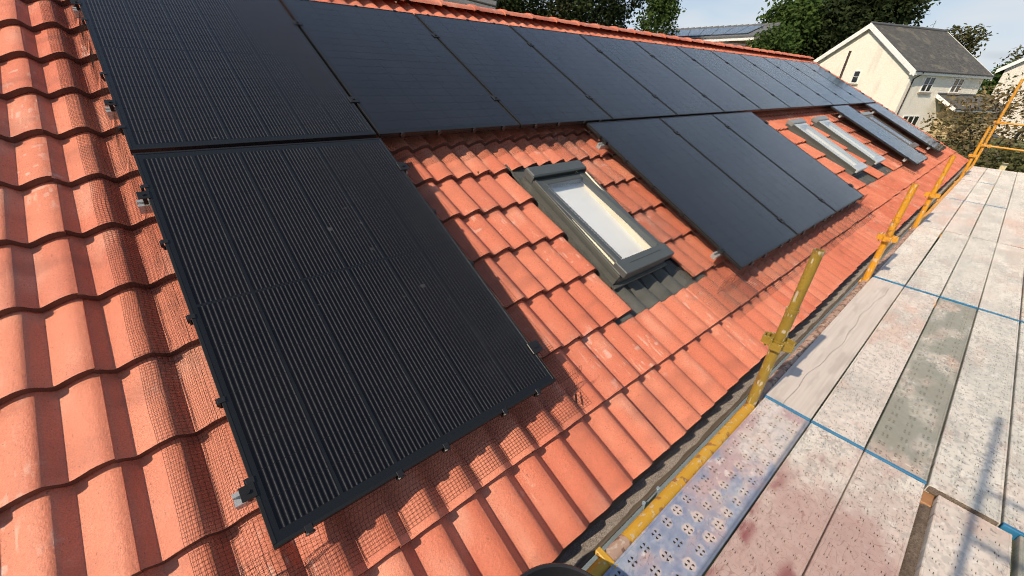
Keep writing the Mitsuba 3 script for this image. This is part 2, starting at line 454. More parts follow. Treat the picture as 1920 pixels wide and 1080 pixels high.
# places of the panels in roof coordinates: (X0, V low, name of row)
PW, PL, PITCH = 1.134, 1.757, 1.154
LOW = -0.03 - PL
rowA = [(i * PITCH, 0.0) for i in range(12)]
rowC = [(3.0503 + i * PITCH, LOW) for i in range(3)]
rowD = [(10.14, LOW), (12.714, LOW)]
rects = [(x, x + PW, v, v + PL) for x, v in rowA + [(0.0, LOW)] + rowC + rowD]
# roof windows: X left, X right, V top, V bottom
WINS = [(2.032, 2.582, -0.445, -1.448), (7.56, 8.10, -0.245, -1.42), (8.71, 9.27, -0.245, -1.42), (11.66, 12.34, -0.27, -1.44)]


def hidden(X, V):
    p = np.array([X, V, -0.12]); d = p - CAMP
    q = CAMP + d * (-CAMP[2] / d[2])
    return any(a < q[0] < b and c < q[1] < e for a, b, c, e in rects)


tdict = {}


def tile_dict(xa, xb, var, near):
    k = (round(xa, 3), round(xb, 3), var, near)
    if k not in tdict:
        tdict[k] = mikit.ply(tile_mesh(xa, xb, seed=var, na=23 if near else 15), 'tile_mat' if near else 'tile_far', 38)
    return tdict[k]


cand = []
for j in range(14):
    V = V0 + GA * j
    i = -5
    while X0T + COVER * i < VERGE - 0.02:
        X = X0T + COVER * i
        pieces = [(0.0, 0.303)]
        for (wa, wb, wt, wv) in WINS:
            gapL, gapR = wa - 0.018, wb + 0.060
            if V + GA * 0.9 > wv - 0.20 and V < wt - 0.12:
                if V < wv: gapL = wa - 0.018; gapR = wb + 0.14
                out = []
                for a, b in pieces:
                    A, B = X + a, X + b
                    if B <= gapL or A >= gapR: out.append((a, b)); continue
                    if A < gapL: out.append((a, gapL - X))
                    if B > gapR: out.append((gapR - X, b))
                pieces = out
        pieces = [(a, min(b, VERGE - X)) for a, b in pieces if min(b, VERGE - X) - a > 0.02]
        for a, b in pieces:
            xs = np.linspace(a + 0.02, b - 0.02, 3)
            vis = 0
            for x in xs:
                for v in (0.02, 0.17, 0.31):
                    px, py, z = proj(r2w([X + x, V + v, -0.12]))
                    if z[0] > 0.1 and -40 < px[0] < 1960 and -40 < py[0] < 1120 and not hidden(X + x, V + v): vis += 1
            cx, cy, z = proj(r2w([[X + a, V, -.12], [X + b, V, -.12], [X + b, V + GA, -.12], [X + a, V + GA, -.12]]))
            area = 0.5 * abs(np.dot(cx, np.roll(cy, 1)) - np.dot(cy, np.roll(cx, 1))) if z.min() > 0.1 else 0
            cand.append((area * vis / 9.0, i, j, a, b, X, V, z.min()))
        i += 1
cand.sort(key=lambda c: -c[0])
H = 'bungalow'
ROOFK = H + '__roof'
rest = []
for n, (ar, i, j, a, b, X, V, z) in enumerate(cand):
    r = np.random.default_rng((i + 50) * 100 + j)
    M = np.eye(4)
    ang = r.normal(0, 0.0038)
    M[:3, :3] = trimesh.transformations.rotation_matrix(ang, [0, 0, 1])[:3, :3]
    M[:3, 3] = [X + r.normal(0, 0.0005), V + r.normal(0, 0.0032), abs(r.normal(0, 0.0014))]
    var = int(r.integers(0, 5))
    if n < 300 and ar > 0:
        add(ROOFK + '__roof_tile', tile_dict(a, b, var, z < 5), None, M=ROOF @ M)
    else:
        m = tile_mesh(a, b, seed=var, na=11)
        m.apply_transform(M)
        rest.append(m)
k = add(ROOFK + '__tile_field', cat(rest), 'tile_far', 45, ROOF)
lab(k, None, kind='stuff')
lab(H, 'long low house whose orange tiled roof fills most of the picture', 'house')
# roof deck under the tiles, other slope, ridge tiles
add(ROOFK, cat(bx((-1.9, -2.24, -0.30), (VERGE - 0.06, 2.36, -0.185))), 'under_mat', False, ROOF)
apx = r2w([0, RIDGE_V, -0.148])[0]
back = []
for j in range(14):
    d0 = 0.04 + j * 0.333
    y0, z0 = apx[1] + d0 * C_, apx[2] - d0 * S_
    y1, z1 = apx[1] + (d0 + 0.345) * C_, apx[2] - (d0 + 0.345) * S_
    xs = np.arange(-1.9, VERGE, 0.025)
    h = hx(np.mod(xs - X0T, 0.3)) + 0.02
    back.append(grid(np.stack([np.stack([xs, np.full_like(xs, y0), z0 + h - 0.012], -1), np.stack([xs, np.full_like(xs, y1), z1 + h + 0.008], -1), np.stack([xs, np.full_like(xs, y1), z1 + h - 0.012], -1)])))
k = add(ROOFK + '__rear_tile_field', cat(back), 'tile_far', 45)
lab(k, 'rear slope of the orange roof behind the ridge', kind='stuff')


def ridge_cap():
    t = np.linspace(-1, 1, 15)
    y = 0.128 * np.sin(t * 1.2) / math.sin(1.2)
    z = 0.054 * (np.cos(t * 1.2) - math.cos(1.2)) / (1 - math.cos(1.2))
    rows = []
    for x, s, dz in ((0.0, 1.0, -0.016), (0.0, 1.06, 0.004), (0.006, 1.07, 0.006), (0.06, 1.07, 0.006), (0.066, 1.0, 0.0), (0.2, 1.0, 0.0), (0.47, 0.985, -0.003)):
        rows.append(np.stack([np.full(15, x), y * s, z * s + dz], -1))
    m = grid(np.stack(rows)); m.invert()
    return m


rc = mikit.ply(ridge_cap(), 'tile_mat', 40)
base = r2w([0, 2.240, -0.080])[0]
x = 3.335 - 0.445 * 12
while x < VERGE - 0.1:
    M = np.eye(4); M[:3, 3] = [x, base[1] + 0.125 + rng.normal(0, 0.002), base[2] + rng.normal(0, 0.002)]
    M[0, 0] = min(1.0, (VERGE - 0.02 - x) / 0.46)
    add(ROOFK + '__ridge_tile', rc, None, M=M)
    x += 0.445
# walls, fascia, gutter
GZ = -3.9
yw0, yw1 = -1.70, 2 * apx[1] + 1.70
add(H + '__wall', cat(bx((-1.7, yw0, GZ), (VERGE - 0.12, yw1, -1.36)), extrude_x([(yw0, -1.36), (yw1, -1.36), (apx[1], apx[2] - 0.2)], -1.7, VERGE - 0.12)), 'cream_wall', False)
add(H + '__fascia', cat(bx((-1.8, -1.975, -1.38), (VERGE - 0.05, -1.955, -1.175)), bx((-1.8, -1.955, -1.39), (VERGE - 0.05, -1.69, -1.372))), 'fascia_mat', False)
# verge: dry cap steps along the far gable
for j in range(14):
    a = V0 + GA * j
    add(ROOFK + '__verge_cap', cbox((VERGE - 0.03, a, -0.26 - 0.0), (VERGE + 0.055, a + GA + 0.012, -0.128), 0.012), 'tile_far', 40, ROOF @ trimesh.transformations.rotation_matrix(-0.03, [1, 0, 0], [0, a, -0.12]))
gy, gz, gr = -2.026, -1.200, 0.056
t = np.linspace(0, np.pi, 13)
gp = [(gy - gr * math.cos(a), gz - gr * math.sin(a)) for a in t] + [(gy + (gr - 0.005) * math.cos(a), gz - (gr - 0.005) * math.sin(a)) for a in t]
gut = extrude_x(gp, -1.8, VERGE + 0.05)
rim = tube((-1.8, gy - gr + 0.002, gz), (VERGE + 0.05, gy - gr + 0.002, gz), 0.0055, 10)
add(H + '__gutter', cat(gut, rim), 'gutter_mat', 40)
xs = np.arange(-1.8, VERGE, 0.03); ys = np.linspace(gy - gr + 0.014, gy + gr - 0.014, 7)
XX, YY = np.meshgrid(xs, ys, indexing='ij')
ZZ = gz - 0.043 + 0.016 * (meshkit.fbm(np.stack([XX * 9, YY * 40, XX * 0], -1)) - 0.5)
k = add(H + '__gutter__grit', grid(np.stack([XX, YY, ZZ], -1)), 'grit_mat', True)
lab(k, 'washed-off grit lying in the gutter', kind='stuff')
for x in (1.29, 5.3, 9.3, 13.2):
    add(H + '__gutter__union_clip', cat(cbox((x - 0.05, gy - gr - 0.009, gz - 0.075), (x + 0.05, gy - gr - 0.004, gz - 0.004), 0.002),
        tube((x - 0.055, gy - gr - 0.004, gz + 0.002), (x - 0.055, gy - gr - 0.004, gz + 0.012), 0.008, 10), tube((x + 0.055, gy - gr - 0.004, gz + 0.002), (x + 0.055, gy - gr - 0.004, gz + 0.012), 0.008, 10)), 'bluegrey_mat', 40)


# ------------------------------------------------------------------ roof windows
def apron_mesh(xa, xb, va, vb, row, lift=0.002):
    xs = np.arange(xa, xb + 0.001, 0.010); vs = np.linspace(va, vb, 10)
    P = np.zeros((len(vs), len(xs), 3))
    for a, v in enumerate(vs):
        P[a, :, 0] = xs; P[a, :, 1] = v
        P[a, :, 2] = NT0 + hx(np.mod(xs - X0T, COVER)) * 0.9 - 0.034 * (v - row) / GA + lift
    w = np.clip((P[..., 1] - va) / 0.03, 0, 1)
    P[:, :, 1] += (1 - w) * 0.012 * (meshkit.noise(P * 23) - 0.5)
    P[:, :, 2] += 0.004 * w * (meshkit.noise(P * 30) - 0.5)
    return grid(P)


def roof_window(key, label, xa, xb, vt, vb, tilt, side, glassy, hood, dn=0.0):
    R0, ROOF = globals()['ROOF'], globals()['ROOF'] @ trimesh.transformations.translation_matrix([0, 0, dn])
    add(key + '__frame', cat(cbox((xa, vb, -0.19), (xa + 0.045, vt, -0.028), 0.004), cbox((xb - 0.045, vb, -0.19), (xb, vt, -0.028), 0.004),
                             cbox((xa + 0.045, vb, -0.19), (xb - 0.045, vb + 0.05, -0.040), 0.004), cbox((xa + 0.045, vt - 0.05, -0.19), (xb - 0.045, vt, -0.034), 0.004),
                             cbox((xa - 0.003, vb + 0.005, -0.030), (xa + 0.018, vt - 0.10, -0.012), 0.004), cbox((xb - 0.018, vb + 0.005, -0.030), (xb + 0.003, vt - 0.10, -0.012), 0.004)), side, 30, ROOF)
    add(key + '__lining', cat(bx((xa + 0.046, vb + 0.051, -0.19), (xa + 0.056, vt - 0.051, -0.045)), bx((xb - 0.056, vb + 0.051, -0.19), (xb - 0.046, vt - 0.051, -0.045))), 'pine_mat', False, ROOF)
    add(key + '__blind', bx((xa + 0.057, vb + 0.052, -0.100), (xb - 0.057, vt - 0.052, -0.090)), 'blind_mat', False, ROOF)
    add(key + '__hood', cat(cbox((xa - 0.004, vt - 0.085, -0.012), (xb + 0.004, vt + 0.015, 0.012), 0.008), cbox((xa - 0.006, vt - 0.09, -0.05), (xa + 0.002, vt + 0.015, 0.0), 0.003), cbox((xb - 0.002, vt - 0.09, -0.05), (xb + 0.006, vt + 0.015, 0.0), 0.003)), hood, 30, ROOF)
    S = ROOF @ trimesh.transformations.rotation_matrix(tilt, [1, 0, 0], [0, (vt + vb) / 2, -0.03])
    a, b, u, l = xa + 0.022, xb - 0.022, vt - 0.085, vb - 0.012
    f1 = 0.050
    add(key + '__sash', cat(cbox((a, l, -0.045), (a + f1, u, -0.004), 0.004), cbox((b - f1, l, -0.045), (b, u, -0.004), 0.004), cbox((a - 0.02, l - 0.012, -0.050), (b + 0.02, l + 0.095, 0.0), 0.005),
                            cbox((a + f1, u - 0.06, -0.045), (b - f1, u, -0.007), 0.003), cbox((a + f1 + 0.03, l + 0.050, 0.0002), (b - f1 - 0.03, l + 0.056, 0.004), 0.001),
                            cbox((a + f1 - 0.002, l + 0.10, -0.003), (a + f1 + 0.008, u - 0.06, 0.002), 0.001), cbox((b - f1 - 0.008, l + 0.10, -0.003), (b - f1 + 0.002, u - 0.06, 0.002), 0.001)), glassy[1], 30, S)
    add(key + '__pane', trimesh.Trimesh([[a + f1, l + 0.095, -0.012], [b - f1, l + 0.095, -0.012], [b - f1, u - 0.06, -0.012], [a + f1, u - 0.06, -0.012]], [[0, 1, 2], [0, 2, 3]], process=False), glassy[0], False, S)
    add(key + '__apron', cat(bx((xa - 0.0105, vt - 0.02, -0.125), (xb + 0.02, vt + 0.2, -0.112)), bx((xa + 0.01, vb - 0.004, -0.17), (xb - 0.01, vb + 0.002, -0.045)), cbox((xa - 0.02, vb - 0.03, -0.118), (xb + 0.03, vb - 0.004, -0.098), 0.004),
                             bx((xa - 0.011, vb, -0.19), (xa - 0.002, vt, -0.06)), bx((xb + 0.002, vb, -0.19), (xb + 0.012, vt, -0.06)), bx((xb + 0.012, vb - 0.02, -0.135), (xb + 0.075, vt, -0.125)), bx((xa - 0.024, vb - 0.02, -0.125 - dn * 0.5), (xa - 0.011, vt + 0.19, -0.118 - dn * 0.5))), 'lead_mat', 30, ROOF)
    add(key + '__apron', apron_mesh(xa - 0.215, xb + 0.33, vb - 0.232, vb + 0.005, V0 + GA), 'lead_mat', 40, R0)
    lab(key, label)


wl = ['grey roof window standing slightly open between the two lower groups of panels', 'roof window with bright reflecting glass, right after the lower panels', 'second roof window with bright reflecting glass, left of the upright single panel',
      'brownish roof window almost hidden between two single panels at the far end']
for n, (xa, xb, vt, vb) in enumerate(WINS):
    kk = H + '__roof_window' + (f'_{n:03d}' if n else '')
    roof_window(kk, wl[n], xa, xb, vt, vb, -0.055 if n == 0 else 0.0, 'win_flank' if n < 3 else 'gutter_mat', ('pane_mat', 'win_grey') if n == 0 else ('pane_mat', 'win_pale') if n < 3 else ('dark_glass', 'gutter_mat'), 'win_grey' if n == 0 else 'win_grey_light', dn=-0.040 if n == 0 else -0.045)
# pine strip and hinge detail of the open window
xa, xb, vt, vb = WINS[0]
add(H + '__roof_window__seal', tube((xa + 0.020, vb + 0.01, -0.046), (xa + 0.024, (vt + vb) / 2, -0.062), 0.008, 8), 'pine_mat', 40, ROOF)
add(H + '__roof_window__seal', tube((xb - 0.022, vt - 0.11, -0.052), (xb - 0.03, (vt + vb) / 2, -0.066), 0.006, 8), 'pine_mat', 40, ROOF)


# ------------------------------------------------------------------ solar panels
CX, CY, NCX, NCY = 0.1815, 0.0925, 6, 18
mx = (PW - NCX * CX) / 2
my = (PL - NCY * CY - 0.014) / 2


def cell_rects():
    for c in range(NCX):
        for r in range(NCY):
            x = mx + c * CX + 0.0040
            y = my + r * CY + (0.010 if r >= 9 else 0) + 0.0006
            yield x, y, CX - 0.0080, CY - 0.0012


def cell_quad(x, y, w, h):
    b = 0.0006
    v = np.array([[x, y, -b], [x + w, y, -b], [x + w, y + h, -b], [x, y + h, -b], [x + b, y + b, 0], [x + w - b, y + b, 0], [x + w - b, y + h - b, 0], [x + b, y + h - b, 0]])
    f = np.array([[4, 5, 6], [4, 6, 7], [0, 1, 5], [0, 5, 4], [1, 2, 6], [1, 6, 5], [2, 3, 7], [2, 7, 6], [3, 0, 4], [3, 4, 7]])
    return v, f, v[:, :2] - [x, y - 0.0006]


cv, cf, cu, kk = [], [], [], 0
for q in cell_rects():
    v, f, u = cell_quad(*q)
    u = u + 0.0
    cv.append(v); cf.append(f + kk); cu.append(u); kk += len(v)
CELLS = mikit.ply(trimesh.Trimesh(np.vstack(cv), np.vstack(cf), process=False), 'cell_mat', False, uv=np.vstack(cu))
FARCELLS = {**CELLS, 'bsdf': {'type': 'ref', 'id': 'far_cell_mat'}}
v, f, u = cell_quad(0, 0, CX - 0.0080, CY - 0.0012)
ONECELL = mikit.ply(trimesh.Trimesh(v, f, process=False), 'cell_mat', False, uv=u + 0.0)
FR = cat(cbox((0, 0, -0.030), (PW, 0.011, 0.0), 0.0012), cbox((0, PL - 0.011, -0.030), (PW, PL, 0.0), 0.0012), cbox((0, 0.0112, -0.030), (0.011, PL - 0.0112, 0.0), 0.0012), cbox((PW - 0.011, 0.0112, -0.030), (PW, PL - 0.0112, 0.0), 0.0012))
FRAME = mikit.ply(FR, 'frame_mat', 30)
LAM = mikit.ply(bx((0.0105, 0.0105, -0.008), (PW - 0.0105, PL - 0.0105, -0.0022)), 'laminate_mat', False)
CLAMP = mikit.ply(cat(cbox((-0.020, -0.022, 0.0005), (0.020, 0.022, 0.0040), 0.001), tube((0, 0, 0.0040), (0, 0, 0.0095), 0.006, 10), bx((-0.007, -0.02, -0.03), (0.007, 0.02, 0.0005))), 'frame_mat', 30)
MIDCLAMP = mikit.ply(cat(cbox((-0.030, -0.030, 0.0005), (0.030, 0.030, 0.0065), 0.002), tube((0, 0, 0.0065), (0, 0, 0.014), 0.009, 10), bx((-0.008, -0.03, -0.03), (0.008, 0.03, 0.0005))), 'clip_mat', 30)
CLIP = mikit.ply(cat(cbox((-0.008, -0.012, -0.034), (0.010, 0.012, -0.0305), 0.001), cbox((-0.010, -0.010, -0.034), (-0.0035, 0.010, 0.003), 0.001), cbox((-0.010, -0.010, 0.001), (0.012, 0.010, 0.003), 0.0008),
                     tube((-0.014, 0, -0.012), (-0.008, 0, -0.012), 0.014, 10)), 'clip_mat', 30)


def panel(X, V, label, group, tilt=None, cells=False, far=False, clampL=False, clampR=True, sides='', rails=(0.36, 1.34)):
    k = name('solar_panel')
    M = np.eye(4); M[:3, 3] = [X, V, 0]
    if tilt is not None: M = tilt @ M
    M = ROOF @ M
    add(k + '__frame', FRAME, None, M=M)
    add(k + '__laminate', LAM, None, M=M)
    tr = np.eye(4); tr[2, 3] = -0.0013
    if cells:
        for x, y, w, h in cell_rects():
            t2 = np.eye(4); t2[:3, 3] = [x, y, -0.0013]
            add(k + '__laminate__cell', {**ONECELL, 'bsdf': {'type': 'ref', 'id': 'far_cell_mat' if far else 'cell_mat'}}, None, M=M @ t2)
    else:
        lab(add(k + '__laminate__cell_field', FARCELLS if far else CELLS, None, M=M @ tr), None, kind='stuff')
    for side, on in (('L', clampL), ('R', clampR)):
        if on:
            for rv in rails:
                t2 = np.eye(4); t2[:3, 3] = [-0.012 if side == 'L' else PW + 0.010, rv, 0]
                add(k + '__clamp', CLAMP if side == 'L' else MIDCLAMP, None, M=M @ t2)

    def clips(side, n):
        for q in range(n):
            s = (q + 0.5) / n + rng.uniform(-0.04, 0.04)
            t2 = np.eye(4)
            if side == 'L': t2[:3, 3] = [0, s * PL, 0]
            if side == 'R': t2 = trimesh.transformations.rotation_matrix(np.pi, [0, 0, 1]); t2[:3, 3] = [PW, s * PL, 0]
            if side == 'B': t2 = trimesh.transformations.rotation_matrix(np.pi / 2, [0, 0, 1]); t2[:3, 3] = [s * PW, 0, 0]
            if side == 'T': t2 = trimesh.transformations.rotation_matrix(-np.pi / 2, [0, 0, 1]); t2[:3, 3] = [s * PW, PL, 0]
            add(k + '__mesh_clip', CLIP, None, M=M @ t2)
    for s, n in sides: clips(s, n)
    lab(k, label, 'solar panel', group)
    return k


ordn = ['first', 'second', 'third', 'fourth', 'fifth', 'sixth', 'seventh', 'eighth', 'ninth', 'tenth', 'eleventh', 'twelfth']
for i, (x, v) in enumerate(rowA):
    lb = 'black solar panel, %s from the left in the upper row below the ridge' % ordn[i]
    if i == 0: lb = 'black solar panel at the left end of the upper row, above the near lower panel'
    if i == 11: lb = 'all black solar panel at the far right end of the upper row'
    panel(x, v, lb, 'upper row of solar panels', far=i >= 1, clampL=i == 0, sides=([('L', 4)] if i == 0 else []) + ([('T', 3)] if i else []) + ([('B', 4)] if i in (1, 2) else []))
ctr = np.array([PW / 2, -0.03 - PL / 2, 0])
from scipy.spatial.transform import Rotation as Rr
TB = np.eye(4); TB[:3, :3] = Rr.from_rotvec([0.009, 0.011, 0.004]).as_matrix()
TB[:3, 3] = ctr + np.array([0.009, -0.009, -0.001]) - TB[:3, :3] @ ctr
panel(0, LOW, 'nearest solar panel with fine bright wires, alone below the upper row at left', None, tilt=TB, cells=True, clampL=True, sides=[('L', 5), ('R', 4), ('B', 5)], rails=(0.178, 1.482))
for i, (x, v) in enumerate(rowC):
    panel(x, v, ('black solar panel, left one of the lower trio, its cell grid showing', 'black solar panel, middle one of the lower trio', 'black solar panel, right one of the lower trio')[i], 'lower trio of solar panels',
          cells=i == 0, far=True, clampL=i == 0, sides=([('L', 5)] if i == 0 else []) + [('B', 4)], rails=(0.19, 1.50))
panel(*rowD[0], 'single black solar panel standing alone left of the brownish roof window', 'single far lower panels', far=True, clampL=True, rails=(0.19, 1.50), sides=[('L', 4), ('B', 3)])
panel(*rowD[1], 'single black solar panel at the far lower end beside the roof verge', 'single far lower panels', far=True, clampL=True, rails=(0.19, 1.50), sides=[('L', 4), ('B', 3)])


def rail(xa, xb, v, label):
    k = name('mounting_rail')
    prof = [(v - 0.02, -0.072), (v + 0.02, -0.072), (v + 0.02, -0.031), (v + 0.007, -0.031), (v + 0.007, -0.045), (v - 0.007, -0.045), (v - 0.007, -0.031), (v - 0.02, -0.031)]
    add(k, extrude_x(prof, xa, xb), 'alu_mat', False, ROOF)
    lab(k, label, 'rail', 'aluminium mounting rails under the panels')


rail(-0.036, 13.87, 1.34, 'silver rail end left of the upper row, at the top edge of the picture')
rail(-0.038, 13.87, 0.36, 'silver mounting rail whose end shows left of the first upper panel, halfway down it')
rail(-0.036, 1.175, -0.31, 'silver mounting rail under the near lower panel, its end showing below the panel seam')
rail(-0.040, 1.185, -1.615, 'silver mounting rail under the lower end of the near panel')
rail(2.985, 6.55, -0.285, 'silver mounting rail under the top of the lower trio of panels')
rail(2.985, 6.55, -1.60, 'silver mounting rail under the bottom of the lower trio of panels')
for x, s in ((10.14, 'panel left of the brownish roof window'), (12.714, 'panel at the far lower end')):
    rail(x - 0.06, x + PW + 0.04, -0.285, 'upper silver rail under the single ' + s)
    rail(x - 0.06, x + PW + 0.04, -1.60, 'lower silver rail under the single ' + s)


# ------------------------------------------------------------------ bird mesh (welded wire skirts)
def wire_skirt(label, edge, s0, s1, w, pitch=0.0127, r=0.00060, outward=(-1, 0), drop=0.05, seed=0, ragged=0.0, top=-0.012):
    """edge: fixed coordinate; runs along V when outward is +-X, along X when outward is +-V."""
    k = name('wire_mesh')
    rg = np.random.default_rng(seed)

    def pos(s, t):
        ns = meshkit.noise(np.stack([s * 7 + seed, t * 9, s * 0 + seed], -1)) - 0.5
        nt = meshkit.noise(np.stack([s * 6 + 11 + seed, t * 8 + 5, s * 0], -1)) - 0.5
        s2, t2 = s + 0.010 * ns, t + 0.008 * nt * np.clip(t / 0.05, 0, 1)
        if outward[0]: X, V = edge + outward[0] * t2, s2
        else: X, V = s2, edge + outward[1] * t2
        # ease over the course steps so that the wires hang between them
        tn = np.maximum.reduce([tile_N(X + a, V + b) for a in (-0.006, 0, 0.006) for b in (-0.010, 0.0, 0.010)])
        tn = tn + 0.0022 + 0.008 * np.clip(meshkit.noise(np.stack([s * 11, t * 11 + seed, s * 0 + 3], -1)) - 0.45, 0, 1)
        q = np.clip(t / drop, 0, 1); q = q * q * (3 - 2 * q)
        return np.stack([X, V, top * (1 - q) + tn * q], -1)
    ns_, nt_ = int(round((s1 - s0) / pitch)), int(round((w + 0.0) / pitch))
    S, Tt = np.meshgrid(s0 + np.arange(ns_ + 1) * pitch, np.arange(nt_ + 1) * pitch, indexing='ij')
    P = pos(S, Tt)
    segs = [np.stack([P[:-1], P[1:]], 2).reshape(-1, 2, 3), np.stack([P[:, :-1], P[:, 1:]], 2).reshape(-1, 2, 3)]
    sg = np.vstack(segs)
    d = sg[:, 1] - sg[:, 0]; d /= np.linalg.norm(d, axis=1, keepdims=True)
    a = np.cross(d, [0, 0, 1.0]); a /= np.linalg.norm(a, axis=1, keepdims=True) + 1e-9
    b = np.cross(a, d)
    n = len(sg); ang = np.array([90, 210, 330]) * np.pi / 180
    off = r * (np.cos(ang)[None, :, None] * a[:, None] + np.sin(ang)[None, :, None] * b[:, None])
    v = np.concatenate([sg[:, :1] + off, sg[:, 1:] + off], 1).reshape(-1, 3)
    f0 = np.array([[0, 1, 4], [0, 4, 3], [1, 2, 5], [1, 5, 4], [2, 0, 3], [2, 3, 5]])
    f = (f0[None] + 6 * np.arange(n)[:, None, None]).reshape(-1, 3)
    add(k, trimesh.Trimesh(v, f, process=False), 'mesh_wire_mat', False, ROOF)
    lab(k, label, 'wire mesh', 'bird mesh round the panels')


wire_skirt('dark wire bird mesh down the left side of the two nearest panels', 0.0, -1.99, 1.80, 0.178, outward=(-1, 0), seed=1)
wire_skirt('dark wire bird mesh below the nearest panel', LOW - 0.008, -0.10, 1.31, 0.155, outward=(0, -1), seed=2)
wire_skirt('dark wire bird mesh in shade along the right side of the nearest panel', PW + 0.012, -1.79, -0.05, 0.175, outward=(1, 0), seed=3)
wire_skirt('dark wire bird mesh under the lower edge of the second and third upper panels', 0.0, 1.17, 3.04, 0.155, outward=(0, -1), seed=4)
wire_skirt('dark wire bird mesh along the left side of the lower trio of panels', 3.05, -1.98, -0.04, 0.42, outward=(-1, 0), seed=5, r=0.00055, drop=0.035)
wire_skirt('dark wire bird mesh below the lower trio of panels', LOW, 2.80, 6.72, 0.26, pitch=0.0135, r=0.00058, outward=(0, -1), seed=6, drop=0.035)
wire_skirt('dark wire bird mesh along the left side of the single far panel', 10.14, -1.9, -0.04, 0.16, pitch=0.016, r=0.0009, outward=(-1, 0), seed=7, drop=0.03)
wire_skirt('dark wire bird mesh along the left side of the last far panel', 12.714, -1.9, -0.04, 0.13, pitch=0.016, r=0.0009, outward=(-1, 0), seed=8, drop=0.03)
# small loose things on the roof
k = name('cable_tie_end')
add(k, cat(cbox((-0.022, -0.004, 0), (0.022, 0.004, 0.006), 0.001), tube((0.015, 0, 0.003), (0.040, 0.012, 0.012), 0.002, 6)), 'clip_mat', 30, ROOF @ trimesh.transformations.translation_matrix([1.245, -1.895, -0.112]) @ trimesh.transformations.rotation_matrix(0.9, [0, 0, 1]))
lab(k, 'small black clip lying on the mesh at the lower right corner of the nearest panel', 'clip')
k = name('leaf')
t2 = trimesh.transformations.translation_matrix([1.70, -0.345, -0.112]) @ trimesh.transformations.rotation_matrix(1.1, [0, 0, 1])
add(k, trimesh.Trimesh([[0, 0, 0], [0.012, -0.007, 0.006], [0.030, 0, 0.012], [0.012, 0.007, 0.008], [-0.02, 0.002, 0.003], [-0.02, 0, 0.003]], [[0, 1, 2], [0, 2, 3], [0, 4, 5]], process=False), 'leaf_brown', False, ROOF @ t2)
lab(k, 'little brown leaf lying on the tiles left of the open roof window', 'leaf')

# ------------------------------------------------------------------ scaffold
DZ = -1.10
rowsX = [(-0.23, 2.207), (2.222, 4.648), (4.663, 7.043), (7.060, 9.285), (9.302, 11.510), (11.528, 13.90)]
BW = 0.2185


def holes_cross(L):
    out = []
    nx = int(L / 0.075)
    for a in range(nx):
        for c in range(3):
            x = 0.05 + a * 0.075 + (0.0375 if c == 1 else 0)
            y = 0.045 + c * 0.067
            if x > L - 0.04: continue
            for q in range(4):
                th = q * np.pi / 2 + np.pi / 4
                d, e = np.array([math.cos(th), math.sin(th)]), np.array([-math.sin(th), math.cos(th)])
                p = np.array([x, y])
                out.append(Polygon([p + d * 0.005, p + d * 0.015 + e * 0.0062, p + d * 0.0175, p + d * 0.015 - e * 0.0062]))
    return out


def holes_slot(L):
    out = []
    nx = int(L / 0.062)
    for a in range(nx):
        for c in range(4):
            x = 0.04 + a * 0.062 + (0.031 if c % 2 else 0)
            y = 0.036 + c * 0.0505
            if x > L - 0.04: continue
            out.append(Polygon([(x - 0.008, y - 0.0040), (x + 0.005, y - 0.0044), (x + 0.007, y - 0.002), (x - 0.006, y - 0.0012)]))
            out.append(Polygon([(x - 0.004, y + 0.0065), (x + 0.008, y + 0.0060), (x + 0.010, y + 0.0082), (x - 0.002, y + 0.0090)]))
    return out


def plank_top(L, kind):
    """steel plank: perforated tread with rolled edges; local x 0..L, y 0..BW, top at z = 0"""
    hs = holes_cross(L) if kind == 'cross' else holes_slot(L)
    po = Polygon([(0, 0.010), (L, 0.010), (L, BW - 0.010), (0, BW - 0.010)], [list(h.exterior.coords)[:-1] for h in hs])
    m = trimesh.creation.extrude_polygon(po, 0.0025, engine='earcut')
    m.apply_translation([0, 0, -0.0025])
    sides = []
    for s in (0, 1):
        y = (lambda q: q) if s == 0 else (lambda q: BW - q)
        prof = [(y(0.0101), -0.0005), (y(0.0085), 0.0014), (y(0.004), 0.0016), (y(0.0012), -0.0006), (y(0.0), -0.005), (y(0.0), -0.040), (y(0.016), -0.040), (y(0.016), -0.037), (y(0.003), -0.037), (y(0.003), -0.005), (y(0.0101), -0.004)]
        sides.append(extrude_x(prof, 0, L))
    return cat(m, sides)


pcache = {}


def plank_dict(L, kind, mat):
    kk = (round(L, 3), kind, mat)
    if kk not in pcache:
        mk = (round(L, 3), kind)
        if mk not in pcache: pcache[mk] = plank_top(L, kind)
        pcache[kk] = mikit.ply(pcache[mk], mat, 25)
    return pcache[kk]


